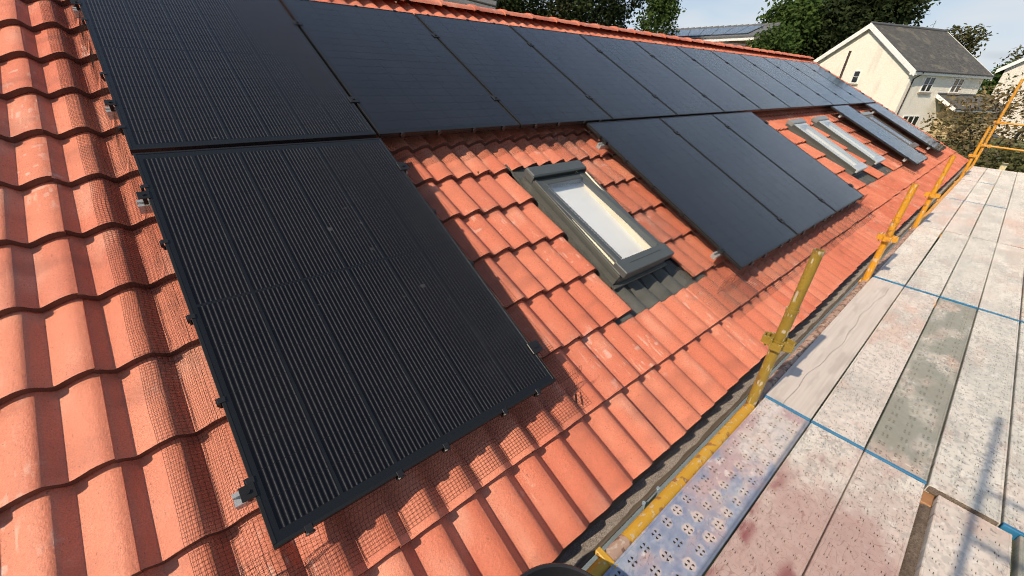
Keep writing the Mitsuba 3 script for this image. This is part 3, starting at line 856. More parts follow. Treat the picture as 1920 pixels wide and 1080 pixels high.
MATS = {(0, 0): 'board_blue', (0, 1): 'board_red', (0, 2): 'board_red', (0, 3): 'board_pink', (0, 4): 'board_green', (1, 0): 'board_timber', (1, 1): 'board_pink', (1, 2): 'board_green', (1, 3): 'board_grey', (1, 4): 'board_grey'}
LOOKS_ = {'board_blue': 'blue stained perforated board', 'board_red': 'perforated board with dark red stains', 'board_pink': 'pinkish white perforated board', 'board_green': 'grey-green perforated board', 'board_white': 'dusty white board',
          'board_grey': 'dusty grey-white board', 'board_timber': 'plain timber board with a long crack'}
BLUE = {(1, 0), (1, 1), (1, 2), (1, 4), (1, 5), (2, 0), (2, 1), (2, 2), (2, 3), (2, 4), (4, 0), (4, 1), (4, 2), (5, 0), (5, 1), (0, 5)}
rname = ['nearest', 'second', 'third', 'fourth', 'fifth', 'farthest']
brg = np.random.default_rng(21)
for r, (xa, xb) in enumerate(rowsX):
    for c in range(7):
        ya = -2.168 - 0.2255 * c
        z = DZ + brg.normal(0, 0.002)
        x0, x1 = xa, xb
        if r == 0 and c >= 3: ya -= 0.042; x1 = 2.203 if c == 3 else 2.213; z -= 0.004
        x1 += brg.uniform(-0.004, 0.002)
        pts = r2w(np.zeros((1, 3))) * 0 + np.array([[x, y, z] for x in np.linspace(max(x0, 0.6), x1, 6) for y in (ya, ya - BW)])
        px, py, zz = proj(pts)
        if not ((zz > 0.1) & (px > -20) & (px < 1940) & (py > -20) & (py < 1100)).any(): continue
        k = name('scaffold_board')
        mat = MATS.get((r, c)) or ['board_white', 'board_white', 'board_grey', 'board_pink'][int(brg.integers(0, 4))]
        L = round(x1 - x0, 2)
        M = np.eye(4); ang = brg.normal(0, 0.0012)
        M[:2, :2] = [[math.cos(ang), -math.sin(ang)], [math.sin(ang), math.cos(ang)]]
        M[:3, 3] = [x0, ya - BW, z]
        tilt = trimesh.transformations.rotation_matrix(brg.normal(0, 0.006), [1, 0, 0], [0, BW / 2, 0])
        M = M @ tilt
        if mat == 'board_timber':
            # split along a wandering crack
            xs = np.linspace(0, L, 40)
            yc = 0.125 - 0.02 * xs + 0.012 * np.sin(xs * 5) + 0.006 * np.sin(xs * 17 + 1)
            lo = [(0, 0)] + [(L, 0)] + [(x, y - 0.0009) for x, y in zip(xs[::-1], yc[::-1])]
            hi = [(x, y + 0.0009) for x, y in zip(xs, yc)] + [(L, BW), (0, BW)]
            ms = []
            for q in (lo, hi):
                m = trimesh.creation.extrude_polygon(Polygon(q), 0.038, engine='earcut'); m.apply_translation([0, 0, -0.038]); ms.append(m)
            add(k + '__plank', cat(ms), mat, 25, M)
        else:
            add(k + '__tread', plank_dict(L, 'cross' if (r, c) in ((0, 0), (1, 2)) else 'slot', mat), None, M=M)
            add(k + '__inner_web', cat(bx((0.005, 0.004, -0.030), (L - 0.005, BW - 0.004, -0.012)), bx((0.0, 0.0035, -0.0365), (0.0045, BW - 0.0035, -0.0028)), bx((L - 0.0045, 0.0035, -0.0365), (L, BW - 0.0035, -0.0028))), 'board_inside', False, M)
        if (r, c) in BLUE:
            add(k + '__end_band', cbox((-0.003, -0.001, -0.041), (0.014 if r == 1 else 0.018, BW + 0.001, 0.0030), 0.0015), 'blue_band', 30, M)
        side = ['beside the gutter', 'second from the gutter', 'third from the gutter', 'fourth from the gutter', 'fifth from the gutter', 'sixth from the gutter', 'seventh from the gutter'][c]
        lab(k, f'{LOOKS_[mat]}, {side}, {rname[r]} row of the deck', 'scaffold board', 'boards of the scaffold deck')
# timber bearer seen in the gap, steel transoms
k = name('timber_bearer'); add(k, cat(cbox((2.165, -2.925, -1.225), (2.250, -2.830, -1.155), 0.004)), 'brown_timber', 30)
lab(k, 'rough brown timber bearer showing in the gap between the boards at lower right', 'timber')
k = name('ledger_tube'); add(k, tube((-1.0, -2.868, -1.172), (2.14, -2.868, -1.172), 0.030, 20), 'board_inside', 40)
lab(k, 'rusty dark tube in the gap between the two near board groups at lower right', 'scaffold tube', 'ledger tubes along the eave')
for n, x in enumerate((4.62, 7.02, 9.27, 11.5, 13.8)):
    k = name('scaffold_transom'); add(k, tube((x, -2.10, -1.165), (x, -3.55, -1.165), 0.0242, 14), 'orange_mat', 40)
    lab(k, 'yellow steel transom tube hidden under the deck boards, %s one from the near end' % ordn[n + 1], 'scaffold tube', 'transoms under the deck')
PY = -2.142


def post(x, ztop, mat, label, zc=(0.39,), spig=0.30, y=PY, lower=2.8):
    k = name('scaffold_post')
    zt = ztop - spig
    add(k + '__tube', cat(tube((x, y, DZ - lower), (x, y, zt), 0.0242, 24), tube((x, y, zt - 0.012), (x, y, zt + 0.004), 0.0275, 24)), mat, 40)
    add(k + '__spigot', tube((x, y, zt), (x, y, ztop), 0.0215, 24, hollow=0.003), mat, 40)
    for h in zc:
        z = DZ + h
        parts = [tube((x, y, z - 0.012), (x, y, z + 0.012), 0.030, 20)]
        for q in range(4):
            a = q * np.pi / 2 + 0.12
            d = np.array([math.cos(a), math.sin(a), 0]); e = np.array([-d[1], d[0], 0])
            p = np.array([x, y, z])
            v, up = [], np.array([0, 0, 1.0])
            for s, wd, hh in ((0.022, 0.024, 0.022), (0.062, 0.019, 0.019)):
                for sg in (-1, 1):
                    for u in (-1, 1):
                        v.append(p + d * s + e * wd * sg + up * hh * u)
            hull = trimesh.convex.convex_hull(np.array(v))
            # two folded cheeks rather than a block
            for sg in (-1, 1):
                A = [p + d * 0.022 + e * 0.024 * sg - up * 0.024, p + d * 0.068 + e * 0.018 * sg - up * 0.018, p + d * 0.068 + e * 0.018 * sg + up * 0.020, p + d * 0.022 + e * 0.024 * sg + up * 0.026]
                B = [q_ + e * 0.006 * sg for q_ in A]
                parts.append(trimesh.convex.convex_hull(np.array(A + B)))
            A = [p + d * 0.060 + e * s * 0.02 + up * u for s in (-1, 1) for u in (-0.018, 0.02)]
            parts.append(trimesh.convex.convex_hull(np.array(A + [q_ + d * 0.006 for q_ in A])))
        for a in (0.12, 0.12 + np.pi / 2):
            d = np.array([math.cos(a), math.sin(a), 0])
            p = np.array([x, y, z]) + d * 0.046
            parts.append(cbox(p - [0.004, 0.004, 0.045], p + [0.004, 0.004, 0.036], 0.001))
        parts.append(tube(np.array([x, y, z]) + [0, -0.03, 0.0], np.array([x, y, z]) + [0, -0.043, 0.0], 0.008, 6))
        add(k + '__bracket', cat(parts), mat, 30)
    lab(k, label, 'scaffold post', 'scaffold posts along the eave')
    return k


post(2.12, -0.225, 'olive_yellow_mat', 'nearest scaffold post, olive yellow and flaking, in front of the gutter')
post(4.52, -0.26, 'orange_mat', 'second scaffold post from the camera, orange yellow, at the deck edge')
post(6.90, -0.26, 'orange_mat', 'third scaffold post from the camera, orange yellow, at the deck edge')
post(11.9, -0.20, 'orange_mat', 'fourth scaffold post, short and orange, just before the end frame')
# ledger tubes along the eave
for (xa, xb, m, lb) in ((-1.2, 0.885, 'yellow_mat', 'yellow scaffold tube under the bucket at the bottom edge of the picture'), (0.998, 2.10, 'yellow_mat', 'clean yellow scaffold tube along the blue stained board up to the nearest post'),
                        (2.145, 4.50, 'rust_mat', 'rusty scaffold tube along the timber board between the first two posts'), (4.545, 6.88, 'rust_mat', 'rusty scaffold tube between the second and third posts'), (6.925, 11.87, 'orange_mat', 'long orange scaffold tube between the third and fourth posts'),
                        (11.93, 14.02, 'orange_mat', 'short orange scaffold tube at the far end of the deck')):
    k = name('ledger_tube'); add(k, tube((xa, PY - 0.006, -1.128), (xb, PY - 0.006, -1.128), 0.0290, 24), m, 40); lab(k, lb, 'scaffold tube', 'ledger tubes along the eave')
k = name('tube_sleeve'); add(k, cat(tube((0.897, PY - 0.006, -1.128), (0.998, PY - 0.006, -1.128), 0.0305, 24)), 'rust_mat', 40)
lab(k, 'bare pinkish rusty sleeve joining the yellow tubes at the bottom edge', 'sleeve')
k = name('ledger_wedge'); add(k, cat(cbox((0.872, PY - 0.045, -1.122), (0.897, PY + 0.040, -1.098), 0.003)), 'yellow_mat', 30)
lab(k, 'small yellow wedge lug at the end of the near yellow tube', 'wedge')
# end frame of the scaffold
k = post(14.07, 0.62, 'orange_mat', 'tall orange end post of the scaffold carrying the guard rails', zc=(0.42, 0.89), spig=0.02, y=-2.15)
for z, s in ((-0.212, 'upper'), (-0.685, 'lower')):
    k = name('guard_rail'); add(k, cat(tube((14.07, -2.19, z), (14.07, -3.9, z - 0.03), 0.020, 16), cbox((14.045, -2.26, z - 0.03), (14.095, -2.205, z + 0.03), 0.004)), 'orange_mat', 40)
    lab(k, f'{s} orange guard rail across the far end of the scaffold', 'guard rail', 'guard rails of the scaffold end')
k = name('timber_batten'); add(k, cbox((14.5, -2.66, -3.9), (14.54, -2.56, -1.02), 0.004), 'pale_timber', 30)
lab(k, 'pale yellow timber batten standing beyond the far end of the deck', 'timber')
# shallow tub at the bottom edge
k = name('tub')
pr = [(0.0, 0.010), (0.140, 0.010), (0.146, 0.0), (0.150, 0.0), (0.183, 0.112), (0.192, 0.114), (0.194, 0.124), (0.189, 0.129), (0.181, 0.126), (0.177, 0.112), (0.145, 0.016), (0.0, 0.016)]
m = trimesh.creation.revolve(np.array(pr), sections=72)
m.apply_translation([0.552, -2.228, -1.097])
add(k + '__body', m, 'black_plastic', 40)
add(k + '__handle', cat(tube((0.552 - 0.05, -2.228 - 0.188, -0.985), (0.552 - 0.05, -2.228 - 0.215, -0.985), 0.008, 8), tube((0.552 - 0.05, -2.228 - 0.215, -0.985), (0.552 + 0.05, -2.228 - 0.215, -0.985), 0.008, 8), tube((0.552 + 0.05, -2.228 - 0.215, -0.985), (0.552 + 0.05, -2.228 - 0.188, -0.985), 0.008, 8)), 'black_plastic', 40)
lab(k, 'rounded black rim of a plastic tub cut off by the bottom edge of the picture', 'tub')
# unseen near scaffold end behind the camera; tubes thinned to soften their shadow lines
k = name('upright_tube'); add(k, tube((-0.32, -2.885, DZ - 2.8), (-0.32, -2.885, 1.73), 0.0135, 16), 'orange_mat', 40)
lab(k, 'unseen tall tube behind the camera, inferred from its shadow on the boards and thinned to soften it', 'scaffold tube')
for z in (0.87, 1.16):
    k = name('guard_rail'); add(k, cat(tube((-0.32, -2.9, z), (-0.32, -4.6, z), 0.0105, 16)), 'orange_mat', 40)
    lab(k, ('lower' if z < 1 else 'upper') + ' guard rail of the near scaffold end behind the camera, throwing a crossing shadow line', 'guard rail', 'guard rails of the near scaffold end')

# ------------------------------------------------------------------ neighbour house
HP = math.radians(-23.95)
HM = np.eye(4); HM[:3, :3] = [[math.cos(HP), -math.sin(HP), 0], [math.sin(HP), math.cos(HP), 0], [0, 0, 1]]
HM[:3, 3] = [51.8, 5.14, 0]
N_ = 'gable_house'
WD, LN, ZE, ZR = 10.85, 10.37, 1.5, 5.19
ov = 0.35
sl = (ZR - ZE) / (WD / 2)
ze_w = ZE + ov * sl - 0.18
zr_w = ZR - 0.2
wl_ = extrude_x([(ov, GZ - 0.3), (WD - ov, GZ - 0.3), (WD - ov, ze_w), (WD / 2, zr_w), (ov, ze_w)], ov, LN - ov)
add(N_ + '__wall', wl_, 'cream_wall', False, HM)
nrm = np.array([0, -(ZR - ZE), WD / 2]); nrm /= np.linalg.norm(nrm)


def roof_plane(s):
    y0, y1 = (0.0, WD / 2) if s == 0 else (WD, WD / 2)
    P = np.array([[0, y0, ZE], [LN, y0, ZE], [LN, y1, ZR], [0, y1, ZR]], float)
    Q = P - [0, 0, 0.16]
    v = np.vstack([P, Q])
    f = [[0, 1, 2], [0, 2, 3], [4, 6, 5], [4, 7, 6], [0, 4, 5], [0, 5, 1], [1, 5, 6], [1, 6, 2], [3, 7, 4], [3, 4, 0]]
    uv = np.array([[p[0], np.hypot(p[1] - y0, p[2] - ZE)] for p in v])
    return v, f, uv


for s in (0, 1):
    v, f, uv = roof_plane(s)
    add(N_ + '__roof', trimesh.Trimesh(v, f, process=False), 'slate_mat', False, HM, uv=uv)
add(N_ + '__roof__ridge', cat(tube((0, WD / 2, ZR + 0.01), (LN, WD / 2, ZR + 0.01), 0.13, 12)), 'grey_roof', 40, HM)
for sgn in (0, 1):
    for xx in (-0.03, LN - 0.01):
        y0 = -0.05 if sgn == 0 else WD + 0.05
        z0 = ZE - 0.05 * sl
        v = np.array([[xx, y0, z0 + 0.02], [xx, WD / 2, ZR + 0.03], [xx, WD / 2, ZR - 0.42], [xx, y0, z0 - 0.42]])
        v = np.vstack([v, v + [0.04, 0, 0]])
        add(N_ + '__bargeboard', trimesh.convex.convex_hull(v), 'white_mat', False, HM)
        v2 = np.array([[xx + 0.04 if xx < 1 else xx - ov, y0, z0 - 0.20], [xx + 0.04 if xx < 1 else xx - ov, WD / 2, ZR - 0.20]])
add(N_ + '__soffit', cat(bx((0.02, -0.02, ZE - 0.30), (LN - 0.02, ov, ZE - 0.27)), bx((-0.03, -0.06, ZE - 0.34), (0.30, ov, ZE + 0.0))), 'white_mat', False, HM)
add(N_ + '__fascia', bx((0.0, -0.03, ZE - 0.30), (LN, 0.0, ZE - 0.02)), 'white_mat', False, HM)
add(N_ + '__gutter', tube((0.0, -0.09, ZE - 0.05), (LN + 0.1, -0.09, ZE - 0.05), 0.06, 12), 'grey_gutter', 40, HM)
dp = [(1.0, -0.09, ZE - 0.08), (1.0, 0.02, ZE - 0.28), (0.72, ov - 0.06, ZE - 0.62), (0.72, ov - 0.06, GZ)]
add(N_ + '__downpipe', cat([tube(dp[q], dp[q + 1], 0.045, 10) for q in range(3)]), 'pipe_mat', 40, HM)
add(N_ + '__downpipe', tube((ov - 0.07, 6.6, 3.0), (ov - 0.07, 6.6, GZ), 0.10, 10), 'pipe_mat', 40, HM)
add(N_ + '__roof__aerial', cat(tube((8.2, WD / 2, ZR), (8.2, WD / 2, ZR + 0.75), 0.02, 6), tube((7.7, WD / 2, ZR + 0.3), (8.3, WD / 2, ZR + 0.55), 0.015, 6)), 'grey_gutter', 40, HM)


def house_window(parent, M, axis, a0, a1, z0, z1, plane, lights, bars, frame=0.09, sill=True, label=None):
    """axis 'x': on the front wall (y = plane, facing -y); axis 'y': on the gable (x = plane, facing -x)."""
    def B(p0, p1, d0, d1, q0, q1):
        return bx((p0, plane + d0, q0), (p1, plane + d1, q1)) if axis == 'x' else bx((plane + d0, p0, q0), (plane + d1, p1, q1))
    k = name(parent + '__window')
    fr = [B(a0, a1, -0.03, 0.06, z1 - frame, z1), B(a0, a1, -0.03, 0.06, z0, z0 + frame), B(a0, a0 + frame, -0.03, 0.06, z0 + frame, z1 - frame), B(a1 - frame, a1, -0.03, 0.06, z0 + frame, z1 - frame)]
    for q in range(1, lights):
        x = a0 + (a1 - a0) * q / lights
        fr.append(B(x - frame * 0.6, x + frame * 0.6, -0.03, 0.06, z0 + frame, z1 - frame))
    for q in range(1, bars):
        z = z0 + (z1 - z0) * q / bars
        fr.append(B(a0 + frame, a1 - frame, -0.015, 0.05, z - 0.018, z + 0.018))
    add(k + '__frame', cat(fr), 'white_mat', False, M)
    add(k + '__pane', B(a0 + 0.02, a1 - 0.02, 0.0, 0.03, z0 + 0.02, z1 - 0.02), 'dark_glass', False, M)
    if sill: add(k + '__sill', B(a0 - 0.12, a1 + 0.12, -0.12, 0.05, z0 - 0.14, z0 - 0.002), 'sill_mat', False, M)
    if label: lab(k, label)
    return k


FP = ov - 0.02
house_window(N_, HM, 'x', 2.2, 3.55, -0.12, 1.12, FP, 2, 2, label='upper front window of the cream house, nearer the corner')
house_window(N_, HM, 'x', 6.05, 7.4, -0.08, 1.14, FP, 2, 2, label='upper front window of the cream house, above the porch')
house_window(N_, HM, 'x', 1.7, 3.9, -3.1, -2.06, FP, 3, 1, label='wide three-light ground floor window of the cream house')
house_window(N_, HM, 'y', 4.75, 5.45, 0.25, 1.38, ov - 0.02, 1, 2, label='small window in the cream gable wall')
# porch: lean-to slate roof, white barge, posts, stone-faced bay and dark door
pv = np.array([[4.75, ov - 0.02, -0.25], [12.6, ov - 0.02, -0.25], [12.6, -1.5, -1.25], [4.75, -1.5, -1.25]], float)
v = np.vstack([pv, pv - [0, 0, 0.12]])
f = [[0, 2, 1], [0, 3, 2], [4, 5, 6], [4, 6, 7], [3, 7, 6], [3, 6, 2], [0, 4, 7], [0, 7, 3], [1, 2, 6], [1, 6, 5]]
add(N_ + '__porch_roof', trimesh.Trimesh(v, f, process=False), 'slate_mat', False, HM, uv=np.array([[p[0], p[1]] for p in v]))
add(N_ + '__porch_roof__flashing', cbox((4.7, ov - 0.08, -0.24), (12.6, ov - 0.022, -0.10), 0.01), 'grey_roof', 30, HM)
bb = np.array([[4.68, ov - 0.03, -0.22], [4.68, -1.56, -1.24], [4.68, -1.56, -1.52], [4.68, ov - 0.03, -0.52]])
add(N_ + '__porch_roof__bargeboard', trimesh.convex.convex_hull(np.vstack([bb, bb + [0.05, 0, 0]])), 'white_mat', False, HM)
add(N_ + '__porch_roof__fascia', bx((4.73, -1.56, -1.52), (12.6, -1.52, -1.27)), 'white_mat', False, HM)
add(N_ + '__porch_roof__gutter', tube((4.7, -1.62, -1.30), (12.7, -1.62, -1.30), 0.06, 10), 'grey_gutter', 40, HM)
add(N_ + '__bay', cat(bx((6.2, -1.15, GZ), (7.0, ov - 0.03, -1.0)), bx((8.9, -1.15, GZ), (12.2, ov - 0.03, -1.0))), 'stone_mat', False, HM)
add(N_ + '__door', cat(cbox((7.3, ov - 0.09, GZ), (8.3, ov - 0.03, -1.75), 0.01)), 'dark_glass', 30, HM)
lab(N_, 'cream rendered two storey house with grey slate gable roof at the upper right', 'house')

# white gable house beyond, at the right edge
W2 = np.eye(4); a2 = math.radians(-8); W2[:3, :3] = [[math.cos(a2), -math.sin(a2), 0], [math.sin(a2), math.cos(a2), 0], [0, 0, 1]]
W2[:3, 3] = [66.0, 1.0, 0.35]
Q_ = 'white_house'
add(Q_ + '__wall', extrude_x([(-8.6, GZ - 0.3), (-0.4, GZ - 0.3), (-0.4, 1.9), (-4.5, 5.0), (-8.6, 1.9)], 0, 9), 'pale_wall', False, W2)
for s in (-1, 1):
    y0 = -4.5 + s * 4.6
    P = np.array([[-0.4, y0, 1.75], [9.4, y0, 1.75], [9.4, -4.5, 5.25], [-0.4, -4.5, 5.25]])
    v = np.vstack([P, P - [0, 0, 0.16]])
    f = [[0, 1, 2], [0, 2, 3], [4, 6, 5], [4, 7, 6], [0, 4, 5], [0, 5, 1], [1, 5, 6], [1, 6, 2], [3, 7, 4], [3, 4, 0]]
    add(Q_ + '__roof', trimesh.Trimesh(v, f, process=False), 'slate_mat', False, W2, uv=v[:, :2])
    b4 = np.array([[-0.43, y0, 1.78], [-0.43, -4.5, 5.28], [-0.43, -4.5, 4.9], [-0.43, y0, 1.4]])
    add(Q_ + '__bargeboard', trimesh.convex.convex_hull(np.vstack([b4, b4 + [0.05, 0, 0]])), 'white_mat', False, W2)
lab(Q_, 'white walled house with a slate gable cut off by the right edge of the picture', 'house')

# low house with dark roof and solar panels behind the ridge
F_ = 'panelled_house'
A0, A1 = np.array([42.0, 24.2, 3.86]), np.array([46.9, 15.2, 4.62])
B0, B1 = np.array([38.0, 21.2, 2.90]), np.array([41.54, 14.95, 3.42])
dn = np.array([0, 0, 0.18])


def slab4(a, b, c, d, th):
    P = np.array([a, b, c, d], float)
    return trimesh.convex.convex_hull(np.vstack([P, P - [0, 0, th]]))


add(F_ + '__roof', slab4(A0, A1, B1, B0, 0.16), 'grey_roof', False)
for q in range(7):
    u0, u1 = 0.02 + q * 0.125, 0.02 + q * 0.125 + 0.12
    L4 = lambda u, w: (A0 * (1 - u) + A1 * u) * (1 - w) + (B0 * (1 - u) + B1 * u) * w + [0, 0, 0.10]
    add(F_ + '__roof__solar_panel', slab4(L4(u0, 0.12), L4(u1, 0.12), L4(u1, 0.86), L4(u0, 0.86), 0.05), 'pv_mat', False)
for q in range(20):
    u = (q + 0.5) / 20
    p = A0 * (1 - u) + A1 * u
    dd = (A1 - A0) / np.linalg.norm(A1 - A0)
    p = p + dd * rng.uniform(-0.04, 0.04)
    add(F_ + '__roof__ridge_tile', tube(p - dd * 0.26, p + dd * 0.27 + [0, 0, 0.05], 0.13, 10, r1=0.15), 'grey_roof', 40)
add(F_ + '__fascia', slab4(B0 + [-0.02, -0.02, -0.16], B1 + [-0.02, -0.02, -0.16], B1 + [0.1, 0.1, -0.16], B0 + [0.1, 0.1, -0.16], 0.18), 'white_mat', False)
inn = np.array([0.7, 0.45, 0])
wb = [B0 + inn, B1 + inn + [-0.1, 0.3, 0], A1 + [3.0, 0.2, -1.2], A0 + [3, 1, -1.2]]
wm = np.vstack([np.array(wb) * [1, 1, 0] + [0, 0, GZ], np.array(wb) * [1, 1, 0] + np.array([[0, 0, b[2] - 0.2] for b in wb])])
add(F_ + '__wall', trimesh.convex.convex_hull(wm), 'tan_wall', False)
add(F_ + '__gable', slab4(B1 + [0.02, -0.01, -0.17], A1 + [0.02, -0.01, -0.17], A1 + [0.1, 0.1, -0.17], B1 + [0.1, 0.1, -0.17], 0.8), 'tan_wall', False)
add(F_ + '__flat_roof', slab4([35.0, 18.5, 2.75], [38.6, 14.2, 2.60], [40.6, 15.6, 2.75], [37.5, 19.6, 2.9], 0.25), 'grey_roof', False)
add(F_ + '__extension', bx((36.2, 15.4, GZ), (38.9, 18.3, 2.38)), 'tan_wall', False, None)
lab(F_, 'low dark roofed house with solar panels, seen over the ridge between the trees', 'house')
# grey slab roof at the top edge behind the ridge
k = name('slate_roof_house')
add(k + '__roof', cat(slab4([11.5, 21.5, 3.75], [15.4, 17.0, 2.70], [17.5, 19.2, 4.6], [13.0, 24.0, 5.4], 0.2)), 'grey_roof', False)
for q in range(6):
    w = (q + 0.5) / 6
    a = np.array([11.5, 21.5, 3.79]) * (1 - w) + np.array([13.0, 24.0, 5.44]) * w
    b = np.array([15.4, 17.0, 2.74]) * (1 - w) + np.array([17.5, 19.2, 4.64]) * w
    add(k + '__roof__batten_line', tube(a, b, 0.05, 6), 'under_mat', 40)
cs_ = np.array([[11.9, 21.4], [15.3, 17.6], [17.1, 19.3], [13.1, 23.5]])
add(k + '__wall', trimesh.convex.convex_hull(np.vstack([np.c_[cs_, np.full(4, GZ)], np.c_[cs_, [3.5, 2.55, 4.2, 5.0]]])), 'tan_wall', False)
lab(k, 'grey ribbed roof just showing behind the ridge at the top edge of the picture', 'house')


# ------------------------------------------------------------------ trees
def leaves(centers, per, spread, size, seed, flat=0.6):
    rg = np.random.default_rng(seed)
    n = len(centers) * per
    c = np.repeat(centers, per, 0) + rg.normal(0, 1, (n, 3)) * spread * [1, 1, 0.75]
    d = rg.normal(0, 1, (n, 3)); d[:, 2] *= flat; d /= np.linalg.norm(d, axis=1, keepdims=True)
    e = np.cross(d, rg.normal(0, 1, (n, 3))); e /= np.linalg.norm(e, axis=1, keepdims=True)
    g = np.cross(d, e)
    s = size * rg.uniform(0.55, 1.3, (n, 1))
    v = np.stack([c - d * s, c + e * s * 0.5 + g * s * 0.12, c + d * s, c - e * s * 0.5 + g * s * 0.12], 1).reshape(-1, 3)
    k = 4 * np.arange(n)[:, None]
    f = np.concatenate([k + [0, 1, 2], k + [0, 2, 3]], 0)
    uv = np.repeat(np.stack([rg.integers(0, 60, n) + 0.5, rg.integers(0, 60, n) + 0.5], 1), 4, 0)
    return trimesh.Trimesh(v, f, process=False), uv


def limb(p0, p1, r0, r1, seed, n=6, wob=0.08):
    rg = np.random.default_rng(seed)
    t = np.linspace(0, 1, n)[:, None]
    L = np.linalg.norm(np.array(p1) - p0)
    P = np.array(p0) * (1 - t) + np.array(p1) * t + rg.normal(0, wob * L / n, (n, 3)) * (t * (1 - t) * 4)
    R = r0 + (r1 - r0) * t[:, 0]
    return cat([tube(P[i], P[i + 1], R[i], 8, r1=R[i + 1]) for i in range(n - 1)])


def tree(key, label, base, lobes, mat, size, ncl, per, spread, trunk_r, cat_='tree', group=None, seed=0, inner=0.35):
    k = name(key)
    rg = np.random.default_rng(seed + 100)
    base = np.array(base, float)
    cs, tips = [], []
    tot = sum(l[3] * l[4] * l[5] for l in lobes)
    for (x, y, z, a, b, c) in lobes:
        n = max(6, int(ncl * (a * b * c) / tot))
        d = rg.normal(0, 1, (n, 3)); d /= np.linalg.norm(d, axis=1, keepdims=True)
        rr = rg.uniform(inner, 1, (n, 1)) ** 0.45
        bumpy = 0.82 + 0.36 * meshkit.noise(d * 2.2 + seed + x)[:, None]
        cs.append(np.array([x, y, z]) + d * rr * bumpy * [a, b, c])
        tips.append((x, y, z, min(a, b, c)))
    cs = np.vstack(cs)
    m, uv = leaves(cs, per, spread, size, seed)
    add(k + '__crown', m, mat, False, uv=uv)
    fork = base + (np.mean([t[:3] for t in tips], 0) - base) * 0.45
    parts = [limb(base, fork, trunk_r, trunk_r * 0.7, seed)]
    for q, tp in enumerate(tips):
        parts.append(limb(fork, tp[:3], trunk_r * 0.5, trunk_r * 0.12, seed + q + 1))
        for w in range(5):
            cpt = cs[rg.integers(0, len(cs))]
            if np.linalg.norm(cpt - tp[:3]) < 2.2 * tp[3]: parts.append(limb(np.array(tp[:3]) * 0.8 + fork * 0.2, cpt, trunk_r * 0.18, trunk_r * 0.04, seed + 50 + w, 4))
    add(k + '__trunk', cat(parts), 'bark_mat', 40)
    lab(k, label, cat_, group)


TG = 'trees behind the roof ridge'
tree('tree', 'dark tree behind the ridge at the top edge, left of the long dark group', (26.0, 28.5, GZ), [(26.3, 28.2, 6.0, 2.6, 2.6, 3.0), (25.6, 29.2, 3.4, 1.8, 2.0, 1.8), (27.3, 26.6, 3.2, 1.4, 1.4, 1.6)], 'leaf_dark', 0.17, 320, 22, 0.42, 0.25, group=TG, seed=1)
tree('tree', 'lighter green gappy tree behind the ridge between the dark ones', (28.6, 27.0, GZ), [(28.8, 26.4, 5.2, 1.7, 1.7, 2.6), (28.1, 27.2, 3.2, 1.3, 1.3, 1.5)], 'leaf_olive', 0.15, 170, 18, 0.45, 0.2, group=TG, seed=2)
tree('tree', 'broad dark tree behind the ridge in the middle of the group', (32.0, 24.5, GZ), [(31.6, 24.4, 5.0, 2.7, 2.7, 3.9), (29.9, 25.2, 5.2, 2.0, 2.0, 3.4), (32.8, 22.8, 6.6, 2.0, 2.0, 3.0)], 'leaf_dark', 0.17, 620, 22, 0.42, 0.3, group=TG, seed=3)
tree('tree', 'green pointed tree at the right end of the group behind the ridge', (34.2, 19.6, GZ), [(34.2, 19.6, 3.6, 1.25, 1.35, 2.6), (34.2, 19.7, 6.2, 0.9, 0.95, 2.2)], 'leaf_green', 0.15, 260, 22, 0.34, 0.2, group=TG, seed=4)
tree('tree', 'bright green bushy tree left of the cream house gable', (57.0, 19.0, GZ), [(56.5, 18.4, 4.2, 2.3, 2.4, 3.4), (55.9, 20.3, 2.4, 1.7, 1.9, 2.4), (55.2, 20.7, 2.2, 1.3, 1.0, 1.6), (57.0, 17.4, 5.6, 2.0, 2.0, 2.4)], 'leaf_green', 0.26, 420, 22, 0.5, 0.3, group=TG, seed=5)
tree('tree', 'tall dense dark green tree behind the cream house gable', (61, 13.5, GZ), [(60.5, 14.2, 5.0, 3.2, 3.6, 4.6), (61.5, 11.2, 6.2, 2.6, 2.6, 4.0), (60.5, 16.5, 4.0, 2.5, 2.5, 3.8), (61.6, 9.6, 8.0, 1.7, 1.6, 2.2)], 'leaf_dark', 0.27, 800, 24, 0.6, 0.4, group=TG, seed=6)
tree('tree', 'thin olive tree with see-through crown behind the slate roof', (80, 5.6, GZ), [(79.5, 6.9, 6.0, 1.3, 1.3, 0.9), (79.7, 5.2, 5.6, 1.1, 1.0, 1.0), (79.5, 5.7, 4.0, 1.1, 1.0, 0.7)], 'leaf_olive', 0.24, 85, 11, 0.40, 0.22, group='far trees at the right', seed=7)
tree('tree', 'sparse dark tree in front of the hill beside the white gable', (75, 0.6, GZ), [(75, 0.2, 3.5, 1.3, 1.2, 0.9), (75, -1.6, 4.0, 1.4, 1.5, 1.2), (75, -0.6, 2.6, 1.8, 1.9, 1.0)], 'leaf_olive', 0.20, 110, 10, 0.45, 0.22, group='far trees at the right', seed=8)
tree('shrub', 'round green bush between the slate roof and the white gable', (68, 0.4, GZ), [(68, 0.2, 1.0, 2.0, 1.5, 1.5)], 'leaf_green', 0.24, 90, 20, 0.4, 0.15, 'shrub', 'far trees at the right', seed=9)
tree('shrub', 'green leafy bush in front of the right end of the low panelled house', (36.4, 11.6, GZ), [(36.2, 11.75, 1.9, 0.8, 0.75, 1.4), (36.6, 11.0, 2.5, 0.8, 0.8, 1.2)], 'leaf_green', 0.15, 130, 20, 0.32, 0.12, 'shrub', 'bushes beyond the ridge', seed=14)
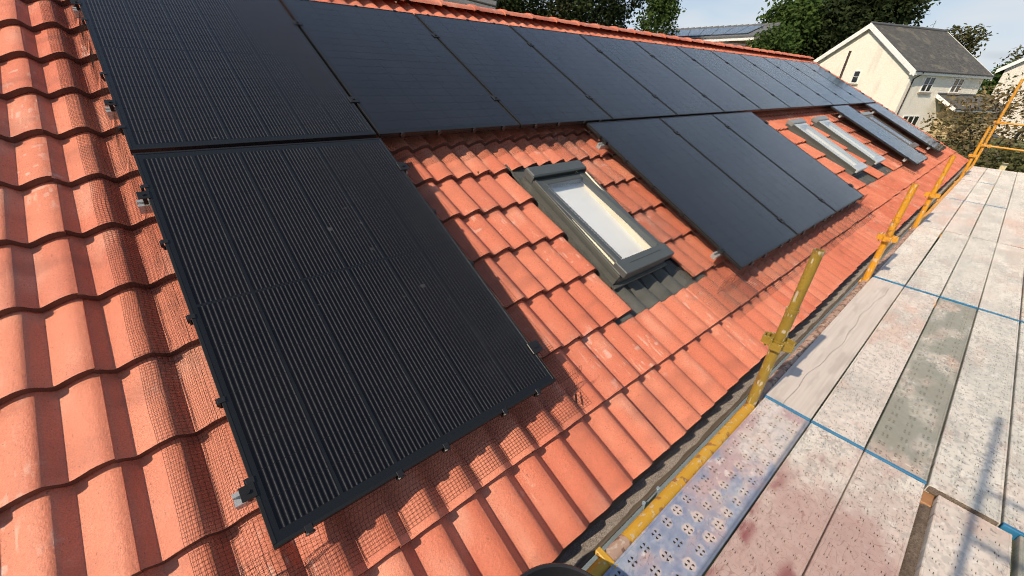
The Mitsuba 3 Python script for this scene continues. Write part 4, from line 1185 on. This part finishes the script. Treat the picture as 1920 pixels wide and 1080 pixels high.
# near brown-leaved tree by the scaffold end
tree('bronze_tree', 'bronze leaved open tree beyond the scaffold end, in front of the cream house', (22.5, -2.3, GZ), [(22.2, -1.9, 0.02, 1.1, 1.2, 0.45), (22.5, -2.9, 0.55, 0.9, 0.9, 0.6), (22.0, -1.1, -0.80, 1.0, 1.0, 0.42), (22.6, -2.3, -1.05, 1.3, 1.5, 0.42), (22.3, -0.75, -1.75, 1.0, 0.9, 0.5), (22.2, -3.7, -0.35, 0.8, 1.0, 0.7), (22.3, -2.0, -1.75, 1.2, 1.3, 0.4), (22.2, -1.1, -0.30, 0.7, 0.8, 0.35)],
     'leaf_brown', 0.075, 270, 15, 0.18, 0.16, seed=10, inner=0.1)
tree('shrub', 'dark green mixed shrub filling the ground beyond the far end of the deck', (21, -2.6, GZ), [(20.6, -1.9, -2.3, 1.2, 1.2, 0.8), (20.4, -3.2, -2.0, 1.3, 1.3, 0.9), (21.5, -0.8, -2.6, 1.2, 1.2, 0.8), (19.5, -4.5, -2.1, 1.5, 1.4, 1.0)], 'leaf_olive', 0.085, 460, 18, 0.22, 0.1, 'shrub', 'shrubs beyond the scaffold', seed=11)
tree('shrub', 'low dark hedge below the far verge of the roof', (19, -0.5, GZ), [(19.0, -0.6, -2.9, 1.3, 1.2, 0.9), (18.0, -2.2, -3.0, 1.6, 1.4, 0.8)], 'leaf_dark', 0.09, 260, 18, 0.24, 0.1, 'shrub', 'shrubs beyond the scaffold', seed=12)

# ------------------------------------------------------------------ ground, hill
G = np.array([[-3000, -3000, GZ], [3000, -3000, GZ], [3000, 3000, GZ], [-3000, 3000, GZ]], float)
add('ground', trimesh.Trimesh(G, [[0, 1, 2], [0, 2, 3]], process=False), 'grass_mat', False)
lab('ground', 'grass ground around the houses', kind='structure')
ys = np.linspace(-500, 700, 80); hs = 30 * (0.62 + 0.55 * (meshkit.fbm(np.stack([ys * 0.006, ys * 0 + 2, ys * 0], -1)) - 0.3))
rows = []
for dx, s in ((0, 0.0), (60, 0.55), (130, 0.92), (190, 1.0), (330, 0.4)):
    rows.append(np.stack([700 + dx + 0 * ys, ys, GZ - 2 + (hs + 4) * s], -1))
add('hill', grid(np.stack(rows)), 'hill_mat', True)
lab('hill', 'low blue-green hill on the horizon', kind='structure')
